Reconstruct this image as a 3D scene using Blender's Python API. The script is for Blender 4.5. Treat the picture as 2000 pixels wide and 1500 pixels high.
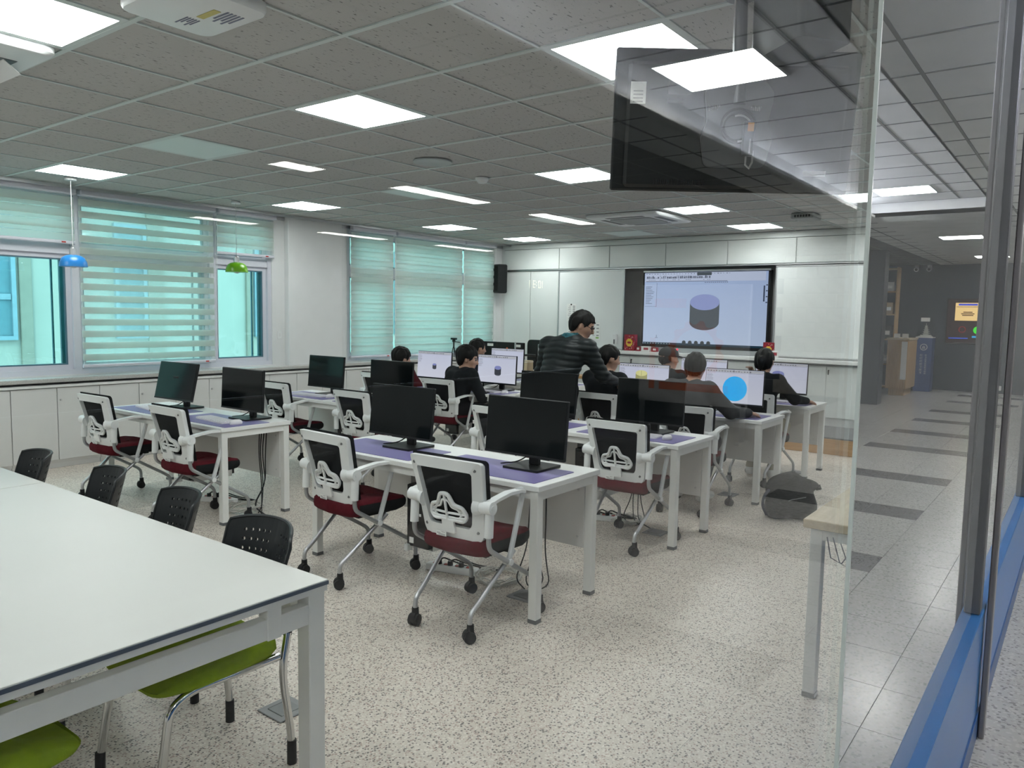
import bpy, math, random
import numpy as np
from mathutils import Vector, Matrix, Euler
random.seed(7)
for o in list(bpy.data.objects):
    bpy.data.objects.remove(o)
SC = bpy.context.scene
COL = SC.collection
PI = math.pi
R = math.radians

# ---------------------------------------------------------------- camera
# metres; x runs towards the front wall, y towards the windows, floor at z = 0; the viewer stands in the hall
HC = 1.58
FPX, YAW, PITCH, ROLL = 1490.02, 0.6476, -0.0913, 0.0174
cd = bpy.data.cameras.new('camera')
cam = bpy.data.objects.new('camera', cd)
COL.objects.link(cam)
cd.sensor_fit = 'HORIZONTAL'
cd.sensor_width = 36.0
cd.lens = FPX / 2000.0 * 36.0
cd.clip_start = 0.02
cd.clip_end = 200
_f = Vector((math.cos(YAW) * math.cos(PITCH), math.sin(YAW) * math.cos(PITCH), math.sin(PITCH)))
_r = Vector((math.sin(YAW), -math.cos(YAW), 0))
_u = _r.cross(_f)
_r2 = _r * math.cos(ROLL) + _u * math.sin(ROLL)
_u2 = _u * math.cos(ROLL) - _r * math.sin(ROLL)
m4 = Matrix((_r2, _u2, -_f)).transposed().to_4x4()
m4.translation = Vector((0, 0, HC))
cam.matrix_world = m4
SC.camera = cam

# ---------------------------------------------------------------- world, sun, exposure
W = bpy.data.worlds.new('sky')
SC.world = W
W.use_nodes = True
bg = W.node_tree.nodes['Background']
bg.inputs[0].default_value = (0.72, 0.86, 1.0, 1)
bg.inputs[1].default_value = 4.8
sd = bpy.data.lights.new('sun', 'SUN')
sd.energy = 1.5
sd.angle = R(1.0)
sd.color = (1.0, 0.96, 0.88)
sun = bpy.data.objects.new('sun', sd)
COL.objects.link(sun)
sun.rotation_euler = Vector((0.55, 0.62, -0.85)).to_track_quat('-Z', 'Y').to_euler()
LIGHT_E = 20.0          # radiance of a lit ceiling panel
SC.view_settings.view_transform = 'Standard'
SC.view_settings.look = 'None'
SC.view_settings.gamma = 1.0
SC.view_settings.exposure = 0.0
SC.view_settings.use_curve_mapping = False
SC.cycles.max_bounces = 10
SC.cycles.diffuse_bounces = 5
SC.cycles.glossy_bounces = 5
SC.cycles.transparent_max_bounces = 16
SC.cycles.use_denoising = True
SC.cycles.sample_clamp_indirect = 12.0
SC.cycles.caustics_reflective = False
SC.cycles.caustics_refractive = False

# ---------------------------------------------------------------- materials
MATS = {}
def srgb(r, g, b):
    def c(v):
        v /= 255.0
        return v / 12.92 if v <= 0.04045 else ((v + 0.055) / 1.055) ** 2.4
    return (c(r), c(g), c(b), 1)
def mat(name, col, rough=0.5, metal=0.0, var=0.06, vscale=8.0, bump=0.0, bscale=60.0, coat=0.0, spec=0.5):
    """a surface with a little procedural variation of its own colour"""
    if name in MATS:
        return MATS[name]
    m = bpy.data.materials.new(name)
    m.use_nodes = True
    nt = m.node_tree
    b = nt.nodes['Principled BSDF']
    b.inputs['Roughness'].default_value = rough
    b.inputs['Metallic'].default_value = metal
    b.inputs['Coat Weight'].default_value = coat
    b.inputs['Specular IOR Level'].default_value = spec
    tc = nt.nodes.new('ShaderNodeTexCoord')
    nz = nt.nodes.new('ShaderNodeTexNoise')
    nz.inputs['Scale'].default_value = vscale
    nz.inputs['Detail'].default_value = 4
    nt.links.new(tc.outputs['Object'], nz.inputs['Vector'])
    rp = nt.nodes.new('ShaderNodeValToRGB')
    c = col
    rp.color_ramp.elements[0].color = tuple(max(0, v * (1 - var)) for v in c[:3]) + (1,)
    rp.color_ramp.elements[1].color = tuple(min(1, v * (1 + var)) for v in c[:3]) + (1,)
    rp.color_ramp.elements[0].position = 0.3
    rp.color_ramp.elements[1].position = 0.7
    nt.links.new(nz.outputs['Fac'], rp.inputs[0])
    nt.links.new(rp.outputs[0], b.inputs['Base Color'])
    if bump:
        n2 = nt.nodes.new('ShaderNodeTexNoise')
        n2.inputs['Scale'].default_value = bscale
        n2.inputs['Detail'].default_value = 3
        nt.links.new(tc.outputs['Object'], n2.inputs['Vector'])
        bp = nt.nodes.new('ShaderNodeBump')
        bp.inputs['Strength'].default_value = bump
        bp.inputs['Distance'].default_value = 0.004
        nt.links.new(n2.outputs['Fac'], bp.inputs['Height'])
        nt.links.new(bp.outputs[0], b.inputs['Normal'])
    MATS[name] = m
    return m
def emit(name, col, strength=1.0):
    if name in MATS:
        return MATS[name]
    m = bpy.data.materials.new(name)
    m.use_nodes = True
    nt = m.node_tree
    nt.nodes.clear()
    e = nt.nodes.new('ShaderNodeEmission')
    e.inputs[0].default_value = col
    e.inputs[1].default_value = strength
    o = nt.nodes.new('ShaderNodeOutputMaterial')
    nt.links.new(e.outputs[0], o.inputs[0])
    MATS[name] = m
    return m
def screen_mat(name, top, bot, strength):
    """a lit screen: a soft vertical gradient of the picture it shows"""
    m = bpy.data.materials.new(name)
    m.use_nodes = True
    nt = m.node_tree
    nt.nodes.clear()
    tc = nt.nodes.new('ShaderNodeTexCoord')
    sp = nt.nodes.new('ShaderNodeSeparateXYZ')
    nt.links.new(tc.outputs['Generated'], sp.inputs[0])
    rp = nt.nodes.new('ShaderNodeValToRGB')
    rp.color_ramp.elements[0].color = bot
    rp.color_ramp.elements[1].color = top
    nt.links.new(sp.outputs[2], rp.inputs[0])
    e = nt.nodes.new('ShaderNodeEmission')
    e.inputs[1].default_value = strength
    nt.links.new(rp.outputs[0], e.inputs[0])
    gl = nt.nodes.new('ShaderNodeBsdfGlossy')
    gl.inputs['Roughness'].default_value = 0.25
    gl.inputs['Color'].default_value = (0.03, 0.03, 0.03, 1)
    ad = nt.nodes.new('ShaderNodeAddShader')
    nt.links.new(e.outputs[0], ad.inputs[0])
    nt.links.new(gl.outputs[0], ad.inputs[1])
    o = nt.nodes.new('ShaderNodeOutputMaterial')
    nt.links.new(ad.outputs[0], o.inputs[0])
    MATS[name] = m
    return m
def glass_mat(name, tint=(1, 1, 1, 1), ior=1.5, film=0.0, rough=0.0, refl=(1, 1, 1, 1), haze=0.0):
    """clear sheet glass: straight-through transmission plus Fresnel mirror reflection on both faces; film = share of a mirror coating"""
    m = bpy.data.materials.new(name)
    m.use_nodes = True
    nt = m.node_tree
    nt.nodes.clear()
    tr = nt.nodes.new('ShaderNodeBsdfTransparent')
    tr.inputs[0].default_value = tint
    gl = nt.nodes.new('ShaderNodeBsdfGlossy')
    gl.inputs['Roughness'].default_value = rough
    gl.inputs['Color'].default_value = refl
    ge = nt.nodes.new('ShaderNodeNewGeometry')
    mx = nt.nodes.new('ShaderNodeMix')
    mx.data_type = 'FLOAT'
    mx.inputs[2].default_value = ior
    mx.inputs[3].default_value = 1.0 / ior
    nt.links.new(ge.outputs['Backfacing'], mx.inputs[0])
    fr = nt.nodes.new('ShaderNodeFresnel')
    nt.links.new(mx.outputs[0], fr.inputs[0])
    fac = fr.outputs[0]
    if film:
        mt = nt.nodes.new('ShaderNodeMath')
        mt.operation = 'MULTIPLY_ADD'
        nt.links.new(fac, mt.inputs[0])
        mt.inputs[1].default_value = 1 - film
        mt.inputs[2].default_value = film
        fac = mt.outputs[0]
    ms = nt.nodes.new('ShaderNodeMixShader')
    nt.links.new(fac, ms.inputs[0])
    nt.links.new(tr.outputs[0], ms.inputs[1])
    nt.links.new(gl.outputs[0], ms.inputs[2])
    o = nt.nodes.new('ShaderNodeOutputMaterial')
    if haze:                                   # the film's own haze, also raised to brighten the reflected hall
        df = nt.nodes.new('ShaderNodeBsdfDiffuse')
        df.inputs[0].default_value = (.8, .83, .83, 1)
        m2 = nt.nodes.new('ShaderNodeMixShader')
        m2.inputs[0].default_value = haze
        nt.links.new(ms.outputs[0], m2.inputs[1])
        nt.links.new(df.outputs[0], m2.inputs[2])
        ms = m2
    nt.links.new(ms.outputs[0], o.inputs[0])
    MATS[name] = m
    return m
def cloth_through(name, col, trans, clear=0.0, rough=0.8):
    """woven fabric that lets some light through"""
    m = bpy.data.materials.new(name)
    m.use_nodes = True
    nt = m.node_tree
    nt.nodes.clear()
    df = nt.nodes.new('ShaderNodeBsdfDiffuse')
    tl = nt.nodes.new('ShaderNodeBsdfTranslucent')
    tc = nt.nodes.new('ShaderNodeTexCoord')
    wv = nt.nodes.new('ShaderNodeTexNoise')
    wv.inputs['Scale'].default_value = 120
    nt.links.new(tc.outputs['Object'], wv.inputs['Vector'])
    rp = nt.nodes.new('ShaderNodeValToRGB')
    rp.color_ramp.elements[0].color = tuple(v * 0.93 for v in col[:3]) + (1,)
    rp.color_ramp.elements[1].color = col
    nt.links.new(wv.outputs['Fac'], rp.inputs[0])
    nt.links.new(rp.outputs[0], df.inputs[0])
    nt.links.new(rp.outputs[0], tl.inputs[0])
    a = nt.nodes.new('ShaderNodeMixShader')
    a.inputs[0].default_value = trans
    nt.links.new(df.outputs[0], a.inputs[1])
    nt.links.new(tl.outputs[0], a.inputs[2])
    last = a
    if clear:
        t = nt.nodes.new('ShaderNodeBsdfTransparent')
        b = nt.nodes.new('ShaderNodeMixShader')
        b.inputs[0].default_value = clear
        nt.links.new(a.outputs[0], b.inputs[1])
        nt.links.new(t.outputs[0], b.inputs[2])
        last = b
    o = nt.nodes.new('ShaderNodeOutputMaterial')
    nt.links.new(last.outputs[0], o.inputs[0])
    MATS[name] = m
    return m
def terrazzo(name, base, light, dark, warm, scale, rough):
    m = bpy.data.materials.new(name)
    m.use_nodes = True
    nt = m.node_tree
    b = nt.nodes['Principled BSDF']
    b.inputs['Roughness'].default_value = rough
    ge = nt.nodes.new('ShaderNodeNewGeometry')
    pos = ge.outputs['Position']
    def vor(s):
        v = nt.nodes.new('ShaderNodeTexVoronoi')
        v.inputs['Scale'].default_value = s
        nt.links.new(pos, v.inputs['Vector'])
        return v
    def noise(s, d=2):
        v = nt.nodes.new('ShaderNodeTexNoise')
        v.inputs['Scale'].default_value = s
        v.inputs['Detail'].default_value = d
        nt.links.new(pos, v.inputs['Vector'])
        return v
    v1 = vor(scale)
    sp = nt.nodes.new('ShaderNodeSeparateColor')
    nt.links.new(v1.outputs['Color'], sp.inputs[0])
    rp = nt.nodes.new('ShaderNodeValToRGB')
    rp.color_ramp.interpolation = 'CONSTANT'
    es = rp.color_ramp.elements
    es[0].color = dark
    es[0].position = 0.0
    es[1].color = warm
    es[1].position = 0.18
    for p, c in ((0.36, base), (0.62, light), (0.86, base)):
        e = es.new(p)
        e.color = c
    nt.links.new(sp.outputs[0], rp.inputs[0])
    # chips sit in a paste: only the middle of each cell is chip
    st = nt.nodes.new('ShaderNodeMath')
    st.operation = 'LESS_THAN'
    nt.links.new(v1.outputs['Distance'], st.inputs[0])
    st.inputs[1].default_value = 0.55
    mx = nt.nodes.new('ShaderNodeMix')
    mx.data_type = 'RGBA'
    mx.inputs[6].default_value = base
    nt.links.new(st.outputs[0], mx.inputs[0])
    nt.links.new(rp.outputs[0], mx.inputs[7])
    n2 = noise(1.3, 4)
    hs = nt.nodes.new('ShaderNodeHueSaturation')
    r2 = nt.nodes.new('ShaderNodeMapRange')
    r2.inputs[3].default_value = 0.9
    r2.inputs[4].default_value = 1.08
    nt.links.new(n2.outputs['Fac'], r2.inputs[0])
    nt.links.new(r2.outputs[0], hs.inputs['Value'])
    nt.links.new(mx.outputs[2], hs.inputs['Color'])
    nt.links.new(hs.outputs[0], b.inputs['Base Color'])
    MATS[name] = m
    return m
def ceiling_tile_mat():
    m = bpy.data.materials.new('fissured ceiling tile')
    m.use_nodes = True
    nt = m.node_tree
    b = nt.nodes['Principled BSDF']
    b.inputs['Roughness'].default_value = 0.9
    b.inputs['Specular IOR Level'].default_value = 0.1
    ge = nt.nodes.new('ShaderNodeNewGeometry')
    mp = nt.nodes.new('ShaderNodeMapping')
    mp.inputs['Scale'].default_value = (26, 85, 40)
    mp.inputs['Rotation'].default_value = (0, 0, 0.25)
    nt.links.new(ge.outputs['Position'], mp.inputs['Vector'])
    nz = nt.nodes.new('ShaderNodeTexNoise')
    nz.inputs['Scale'].default_value = 1.0
    nz.inputs['Detail'].default_value = 2.5
    nt.links.new(mp.outputs[0], nz.inputs['Vector'])
    rp = nt.nodes.new('ShaderNodeValToRGB')
    rp.color_ramp.elements[0].position = 0.31
    rp.color_ramp.elements[0].color = (0.16, 0.155, 0.15, 1)
    rp.color_ramp.elements[1].position = 0.37
    rp.color_ramp.elements[1].color = (0.50, 0.49, 0.475, 1)
    nt.links.new(nz.outputs['Fac'], rp.inputs[0])
    nt.links.new(rp.outputs[0], b.inputs['Base Color'])
    bp = nt.nodes.new('ShaderNodeBump')
    bp.inputs['Strength'].default_value = 0.4
    bp.inputs['Distance'].default_value = 0.003
    nt.links.new(rp.outputs[0], bp.inputs['Height'])
    nt.links.new(bp.outputs[0], b.inputs['Normal'])
    MATS['tile'] = m
    return m
def wood(name, c0, c1, scale=3.0, rough=0.45, along='x'):
    m = bpy.data.materials.new(name)
    m.use_nodes = True
    nt = m.node_tree
    b = nt.nodes['Principled BSDF']
    b.inputs['Roughness'].default_value = rough
    tc = nt.nodes.new('ShaderNodeTexCoord')
    mp = nt.nodes.new('ShaderNodeMapping')
    s = {'x': (1, 14, 14), 'y': (14, 1, 14), 'z': (14, 14, 1)}[along]
    mp.inputs['Scale'].default_value = s
    nt.links.new(tc.outputs['Object'], mp.inputs[0])
    nz = nt.nodes.new('ShaderNodeTexNoise')
    nz.inputs['Scale'].default_value = scale
    nz.inputs['Detail'].default_value = 6
    nt.links.new(mp.outputs[0], nz.inputs['Vector'])
    rp = nt.nodes.new('ShaderNodeValToRGB')
    rp.color_ramp.elements[0].color = c0
    rp.color_ramp.elements[1].color = c1
    rp.color_ramp.elements[0].position = 0.3
    rp.color_ramp.elements[1].position = 0.7
    nt.links.new(nz.outputs['Fac'], rp.inputs[0])
    nt.links.new(rp.outputs[0], b.inputs['Base Color'])
    MATS[name] = m
    return m

M_WHITE = mat('white laminate', (0.80, 0.80, 0.79, 1), 0.35, var=0.015)
M_WALL = mat('white wall paint', (0.72, 0.72, 0.72, 1), 0.7, var=0.02, bump=0.05)
M_PANEL = mat('glossy white panel', (0.74, 0.76, 0.745, 1), 0.22, var=0.012, vscale=2)
M_CAB = mat('cabinet door laminate', (0.66, 0.655, 0.645, 1), 0.4, var=0.015)
M_PLASTIC = mat('white plastic', (0.76, 0.77, 0.77, 1), 0.38, var=0.015)
M_STEELW = mat('white powder-coated steel', (0.74, 0.74, 0.72, 1), 0.4, var=0.02)
M_GREYT = mat('silver grey painted tube', (0.38, 0.39, 0.40, 1), 0.32, 0.55, var=0.04)
M_CHROME = mat('chrome tube', (0.62, 0.62, 0.61, 1), 0.12, 1.0, var=0.02)
M_ALU = mat('brushed aluminium', (0.55, 0.55, 0.56, 1), 0.35, 0.9, var=0.04)
M_BLACK = mat('black plastic', (0.012, 0.013, 0.014, 1), 0.42, var=0.1, spec=0.25)
M_BLACKG = mat('glossy black screen glass', (0.0012, 0.0030, 0.0035, 1), 0.10, var=0.05, spec=0.22)
M_RUBBER = mat('dark rubber', (0.018, 0.018, 0.019, 1), 0.6, var=0.1, spec=0.2)
M_DGREY = mat('dark grey foot cap', (0.12, 0.125, 0.13, 1), 0.5, var=0.05)
M_RED = mat('dark red seat fabric', (0.085, 0.008, 0.014, 1), 0.85, var=0.15, vscale=40, bump=0.25, bscale=400, spec=0.1)
M_SEATK = mat('charcoal seat fabric', (0.013, 0.014, 0.015, 1), 0.85, var=0.15, vscale=40, bump=0.25, bscale=400, spec=0.1)
M_GREEN = mat('lime green seat fabric', (0.25, 0.36, 0.012, 1), 0.8, var=0.08, vscale=30, bump=0.25, bscale=400, spec=0.1)
M_MAT = mat('purple desk mat', (0.19, 0.165, 0.36, 1), 0.4, var=0.04, vscale=3)
M_KEY = mat('white keycap plastic', (0.76, 0.74, 0.76, 1), 0.4, var=0.02)
M_FLOOR = terrazzo('terrazzo floor tile', (0.635, 0.572, 0.505, 1), (0.76, 0.695, 0.625, 1), (0.155, 0.135, 0.125, 1), (0.42, 0.315, 0.275, 1), 125.0, 0.34)
M_HFLOOR = terrazzo('grey hall floor tile', (0.46, 0.455, 0.435, 1), (0.53, 0.52, 0.50, 1), (0.27, 0.27, 0.26, 1), (0.4, 0.39, 0.37, 1), 75.0, 0.22)
M_HDARK = terrazzo('dark hall floor tile', (0.13, 0.13, 0.13, 1), (0.17, 0.17, 0.165, 1), (0.08, 0.08, 0.08, 1), (0.12, 0.12, 0.12, 1), 75.0, 0.25)
M_GROUT = mat('pale tile joint', (0.72, 0.70, 0.65, 1), 0.8)
M_HGROUT = mat('hall tile joint', (0.5, 0.5, 0.48, 1), 0.8)
M_TILE = ceiling_tile_mat()
M_GRID = mat('pale green-white ceiling grid', (0.60, 0.66, 0.64, 1), 0.45, var=0.01)
M_LIGHT = emit('lit panel', (0.97, 1.0, 0.985, 1), LIGHT_E)
M_OFFL = mat('unlit frosted diffuser', (0.66, 0.74, 0.72, 1), 0.35, var=0.01)
M_SILL = mat('speckled stone sill', (0.46, 0.45, 0.43, 1), 0.35, var=0.25, vscale=120)
M_FRAME = mat('grey-white window frame', (0.62, 0.62, 0.68, 1), 0.4, var=0.02)
M_GASKET = mat('dark blue-grey sash', (0.08, 0.17, 0.22, 1), 0.4)
M_NAVY = mat('dark navy wall', (0.020, 0.035, 0.050, 1), 0.6, var=0.06)
M_BLUE = mat('blue wall panel', (0.03, 0.155, 0.42, 1), 0.35, var=0.03, vscale=2)
M_DBLUE = mat('dark blue skirting', (0.012, 0.07, 0.21, 1), 0.4, var=0.03)
M_POST = mat('grey anodised mullion', (0.20, 0.205, 0.215, 1), 0.4, 0.5, var=0.05)
M_CARPET = mat('grey carpet', (0.17, 0.165, 0.17, 1), 0.95, var=0.1, vscale=60, bump=0.3, bscale=300)
M_WOODF = wood('honey wood riser', (0.38, 0.21, 0.085, 1), (0.52, 0.31, 0.14, 1), 3.0, 0.4, 'y')
M_WOODL = wood('pale oak', (0.50, 0.40, 0.27, 1), (0.62, 0.52, 0.37, 1), 3.0, 0.45, 'x')
M_WOODZ = wood('warm pine', (0.40, 0.25, 0.13, 1), (0.52, 0.36, 0.2, 1), 3.0, 0.5, 'z')
M_BAND = cloth_through('beige blind fabric', (0.90, 0.90, 0.87, 1), 0.84)
M_SHEER = cloth_through('sheer blind net', (0.84, 0.86, 0.82, 1), 0.7, 0.74)
M_WINGLASS = glass_mat('tinted window glass', (0.67, 0.95, 0.92, 1), 1.45)
M_GLASS = glass_mat('clear partition glass', (0.95, 0.97, 0.965, 1), 1.24)
M_FILM = glass_mat('reflective filmed glass', (0.25, 0.26, 0.26, 1), 1.5, film=0.62, refl=(0.95, 0.97, 0.97, 1), haze=0.15)
M_EDGE = mat('polished glass edge', (0.62, 0.70, 0.68, 1), 0.25)
M_PAPER = mat('white paper', (0.8, 0.8, 0.78, 1), 0.8, var=0.02)
M_INK = mat('dark grey print', (0.14, 0.14, 0.15, 1), 0.8)

# ---------------------------------------------------------------- mesh helpers
class MB:
    """collects shapes; build() links them as ONE mesh object"""
    def __init__(s):
        s.v = []
        s.f = []
        s.mi = []
        s.cur = 0
    def add(s, vs, fs, M=None):
        n = len(s.v)
        if M is not None:
            vs = [M @ Vector(p) for p in vs]
        s.v += [tuple(p) for p in vs]
        s.f += [tuple(i + n for i in f) for f in fs]
        s.mi += [s.cur] * len(fs)
        return s
    def box(s, x0, x1, y0, y1, z0, z1, M=None):
        vs = [(x, y, z) for z in (z0, z1) for y in (y0, y1) for x in (x0, x1)]
        return s.add(vs, [(0, 2, 3, 1), (4, 5, 7, 6), (0, 1, 5, 4), (2, 6, 7, 3), (0, 4, 6, 2), (1, 3, 7, 5)], M)
    def cbox(s, x0, x1, y0, y1, z0, z1, c=0.004, M=None):
        """box with chamfered edges"""
        c = min(c, (x1 - x0) * .45, (y1 - y0) * .45, (z1 - z0) * .45)
        lo = (x0, y0, z0)
        hi = (x1, y1, z1)
        vs = []
        idx = {}
        for sx in (0, 1):
            for sy in (0, 1):
                for sz in (0, 1):
                    sg = (sx, sy, sz)
                    for ax in range(3):
                        p = []
                        for k in range(3):
                            e = hi[k] if sg[k] else lo[k]
                            d = 0 if k == ax else c
                            p.append(e - d if sg[k] else e + d)
                        idx[(sg, ax)] = len(vs)
                        vs.append(tuple(p))
        fs = []
        def q(*k):
            fs.append(tuple(idx[i] for i in k))
        for ax in range(3):
            b, d = (ax + 1) % 3, (ax + 2) % 3
            for sd in (0, 1):
                c4 = []
                for (u, w) in ((0, 0), (1, 0), (1, 1), (0, 1)):
                    sg = [0, 0, 0]
                    sg[ax] = sd
                    sg[b] = u
                    sg[d] = w
                    c4.append((tuple(sg), ax))
                if not sd:
                    c4 = c4[::-1]
                q(*c4)
            for u in (0, 1):
                for w in (0, 1):
                    s0 = [0, 0, 0]
                    s1 = [0, 0, 0]
                    s0[ax], s1[ax] = 0, 1
                    s0[b] = s1[b] = u
                    s0[d] = s1[d] = w
                    k = [(tuple(s0), b), (tuple(s1), b), (tuple(s1), d), (tuple(s0), d)]
                    if u != w:
                        k = k[::-1]
                    q(*k)
        for sg in [(a, b2, c2) for a in (0, 1) for b2 in (0, 1) for c2 in (0, 1)]:
            k = [(sg, 0), (sg, 1), (sg, 2)]
            if (sum(sg) % 2) == 0:
                k = k[::-1]
            q(*k)
        return s.add(vs, fs, M)
    def cyl(s, p0, p1, r0, r1=None, n=12, caps=True, M=None):
        r1 = r0 if r1 is None else r1
        p0, p1 = Vector(p0), Vector(p1)
        d = (p1 - p0).normalized()
        a = d.orthogonal().normalized()
        b = d.cross(a)
        vs = []
        for p, r in ((p0, r0), (p1, r1)):
            for i in range(n):
                t = 2 * PI * i / n
                vs.append(p + a * (r * math.cos(t)) + b * (r * math.sin(t)))
        fs = [(i, (i + 1) % n, n + (i + 1) % n, n + i) for i in range(n)]
        if caps:
            fs += [tuple(range(n - 1, -1, -1)), tuple(range(n, 2 * n))]
        return s.add(vs, fs, M)
    def tube(s, path, r, n=8, closed=False, M=None, flat=1.0):
        P = [Vector(p) for p in path]
        k = len(P)
        rr = r if isinstance(r, (list, tuple)) else [r] * k
        vs = []
        prev = None
        for i in range(k):
            if closed:
                t = (P[(i + 1) % k] - P[i - 1]).normalized()
            else:
                t = (P[min(i + 1, k - 1)] - P[max(i - 1, 0)]).normalized()
            if prev is None:
                a = t.orthogonal().normalized()
            else:
                a = prev - t * prev.dot(t)
                if a.length < 1e-6:
                    a = t.orthogonal()
                a.normalize()
            prev = a
            b = t.cross(a)
            for j in range(n):
                th = 2 * PI * j / n
                vs.append(P[i] + a * (rr[i] * math.cos(th)) + b * (rr[i] * math.sin(th) * flat))
        fs = []
        for i in range(k if closed else k - 1):
            i2 = (i + 1) % k
            for j in range(n):
                j2 = (j + 1) % n
                fs.append((i * n + j, i * n + j2, i2 * n + j2, i2 * n + j))
        if not closed:
            fs += [tuple(range(n - 1, -1, -1)), tuple(range((k - 1) * n, k * n))]
        return s.add(vs, fs, M)
    def prism(s, poly, t0, t1, axis='z', M=None):
        """polygon in the plane across `axis`, extruded from t0 to t1"""
        n = len(poly)
        def pt(u, w, t):
            return {'z': (u, w, t), 'x': (t, u, w), 'y': (w, t, u)}[axis]
        vs = [pt(u, w, t0) for u, w in poly] + [pt(u, w, t1) for u, w in poly]
        fs = [tuple(range(n - 1, -1, -1)), tuple(range(n, 2 * n))]
        fs += [(i, (i + 1) % n, n + (i + 1) % n, n + i) for i in range(n)]
        return s.add(vs, fs, M)
    def ring(s, outer, inner, fn, d0, d1):
        """closed band between two outlines with equal point counts; fn(u, w, d) -> point"""
        n = len(outer)
        vs = [fn(u, w, d) for d in (d0, d1) for L in (outer, inner) for (u, w) in L]
        fs = []
        for i in range(n):
            j = (i + 1) % n
            o0, i0, o1, i1 = 0, n, 2 * n, 3 * n
            fs += [(o0 + i, o0 + j, i0 + j, i0 + i), (o1 + j, o1 + i, i1 + i, i1 + j), (o0 + j, o0 + i, o1 + i, o1 + j), (i0 + i, i0 + j, i1 + j, i1 + i)]
        return s.add(vs, fs)
    def plate(s, outline, fn, d0, d1):
        n = len(outline)
        c = (sum(p[0] for p in outline) / n, sum(p[1] for p in outline) / n)
        inner = [((p[0] + c[0]) / 2, (p[1] + c[1]) / 2) for p in outline]
        vs = [fn(u, w, d) for d in (d0, d1) for L in (outline, inner) for (u, w) in L] + [fn(c[0], c[1], d0), fn(c[0], c[1], d1)]
        fs = []
        for i in range(n):
            j = (i + 1) % n
            fs += [(i, j, n + j, n + i), (2 * n + j, 2 * n + i, 3 * n + i, 3 * n + j), (j, i, 2 * n + i, 2 * n + j), (n + i, n + j, 4 * n), (3 * n + j, 3 * n + i, 4 * n + 1)]
        return s.add(vs, fs)
    def lathe(s, prof, n=20, c=(0, 0, 0), M=None):
        vs = []
        for r, z in prof:
            for i in range(n):
                t = 2 * PI * i / n
                vs.append((c[0] + r * math.cos(t), c[1] + r * math.sin(t), c[2] + z))
        fs = []
        for k in range(len(prof) - 1):
            for i in range(n):
                j = (i + 1) % n
                fs.append((k * n + i, k * n + j, (k + 1) * n + j, (k + 1) * n + i))
        fs += [tuple(range(n - 1, -1, -1)), tuple(range((len(prof) - 1) * n, len(prof) * n))]
        return s.add(vs, fs, M)
    def cushion(s, outline, prof, M=None):
        """outline (x,y) scaled about its middle by prof[(scale, z)]"""
        n = len(outline)
        cx = sum(p[0] for p in outline) / n
        cy = sum(p[1] for p in outline) / n
        vs = []
        for sc, z in prof:
            for x, y in outline:
                zz = z(x, y) if callable(z) else z
                vs.append((cx + (x - cx) * sc, cy + (y - cy) * sc, zz))
        fs = []
        for k in range(len(prof) - 1):
            for i in range(n):
                j = (i + 1) % n
                fs.append((k * n + i, k * n + j, (k + 1) * n + j, (k + 1) * n + i))
        fs += [tuple(range(n - 1, -1, -1)), tuple(range((len(prof) - 1) * n, len(prof) * n))]
        return s.add(vs, fs, M)
    def mesh(s, name, mats, smooth=True, ang=38):
        me = bpy.data.meshes.new(name)
        me.from_pydata(s.v, [], s.f)
        for m in (mats if isinstance(mats, (list, tuple)) else [mats]):
            me.materials.append(m)
        if isinstance(mats, (list, tuple)) and len(mats) > 1:
            me.polygons.foreach_set('material_index', s.mi)
        if smooth:
            me.polygons.foreach_set('use_smooth', [True] * len(s.f))
            me.set_sharp_from_angle(angle=R(ang))
        me.update()
        return me
    def build(s, name, mats, parent=None, loc=None, rot=None, smooth=True, ang=38):
        return obj(name, s.mesh(name, mats, smooth, ang), parent, loc, rot)
def obj(name, me, parent=None, loc=None, rot=None):
    o = bpy.data.objects.new(name, me)
    COL.objects.link(o)
    if parent is not None:
        o.parent = parent
    if loc is not None:
        o.location = loc
    if rot is not None:
        o.rotation_euler = rot
    return o
def tag(o, label, cat, group=None):
    o['label'] = label
    o['category'] = cat
    if group:
        o['group'] = group
    return o
def thing(name, label, cat, loc=(0, 0, 0), rz=0.0, group=None):
    o = obj(name, None, None, loc, (0, 0, rz))
    o.empty_display_size = 0.1
    return tag(o, label, cat, group)
def struct(o):
    o['kind'] = 'structure'
    return o
def dup(root, label, loc, rz=0.0, skip=()):
    """a copy of a thing with copies of its parts and sub-parts"""
    r = root.copy()
    COL.objects.link(r)
    r.location = loc
    r.rotation_euler = (0, 0, rz)
    r['label'] = label
    for ch in root.children:
        if ch.name.split('.')[0] in skip:
            continue
        c = ch.copy()
        COL.objects.link(c)
        c.parent = r
        for g in ch.children:
            d = g.copy()
            COL.objects.link(d)
            d.parent = c
    return r
def rpoly(pts, rad, seg=4):
    """polygon with rounded corners; rad one number or one for each corner"""
    n = len(pts)
    out = []
    for i in range(n):
        p, a, b = Vector(pts[i]), Vector(pts[i - 1]), Vector(pts[(i + 1) % n])
        r = rad[i] if isinstance(rad, (list, tuple)) else rad
        u, w = (a - p).normalized(), (b - p).normalized()
        ca = max(-0.999, min(0.999, u.dot(w)))
        half = math.acos(ca) / 2
        t = r / math.tan(half)
        t = min(t, (a - p).length * .49, (b - p).length * .49)
        p0, p1 = p + u * t, p + w * t
        for k in range(seg + 1):
            s = k / seg
            q = p0 * (1 - s) ** 2 + p * (2 * s * (1 - s)) + p1 * s * s
            out.append((q.x, q.y))
    return out
def rrect(x0, x1, y0, y1, r, seg=4):
    return rpoly([(x0, y0), (x1, y0), (x1, y1), (x0, y1)], r, seg)
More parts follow.
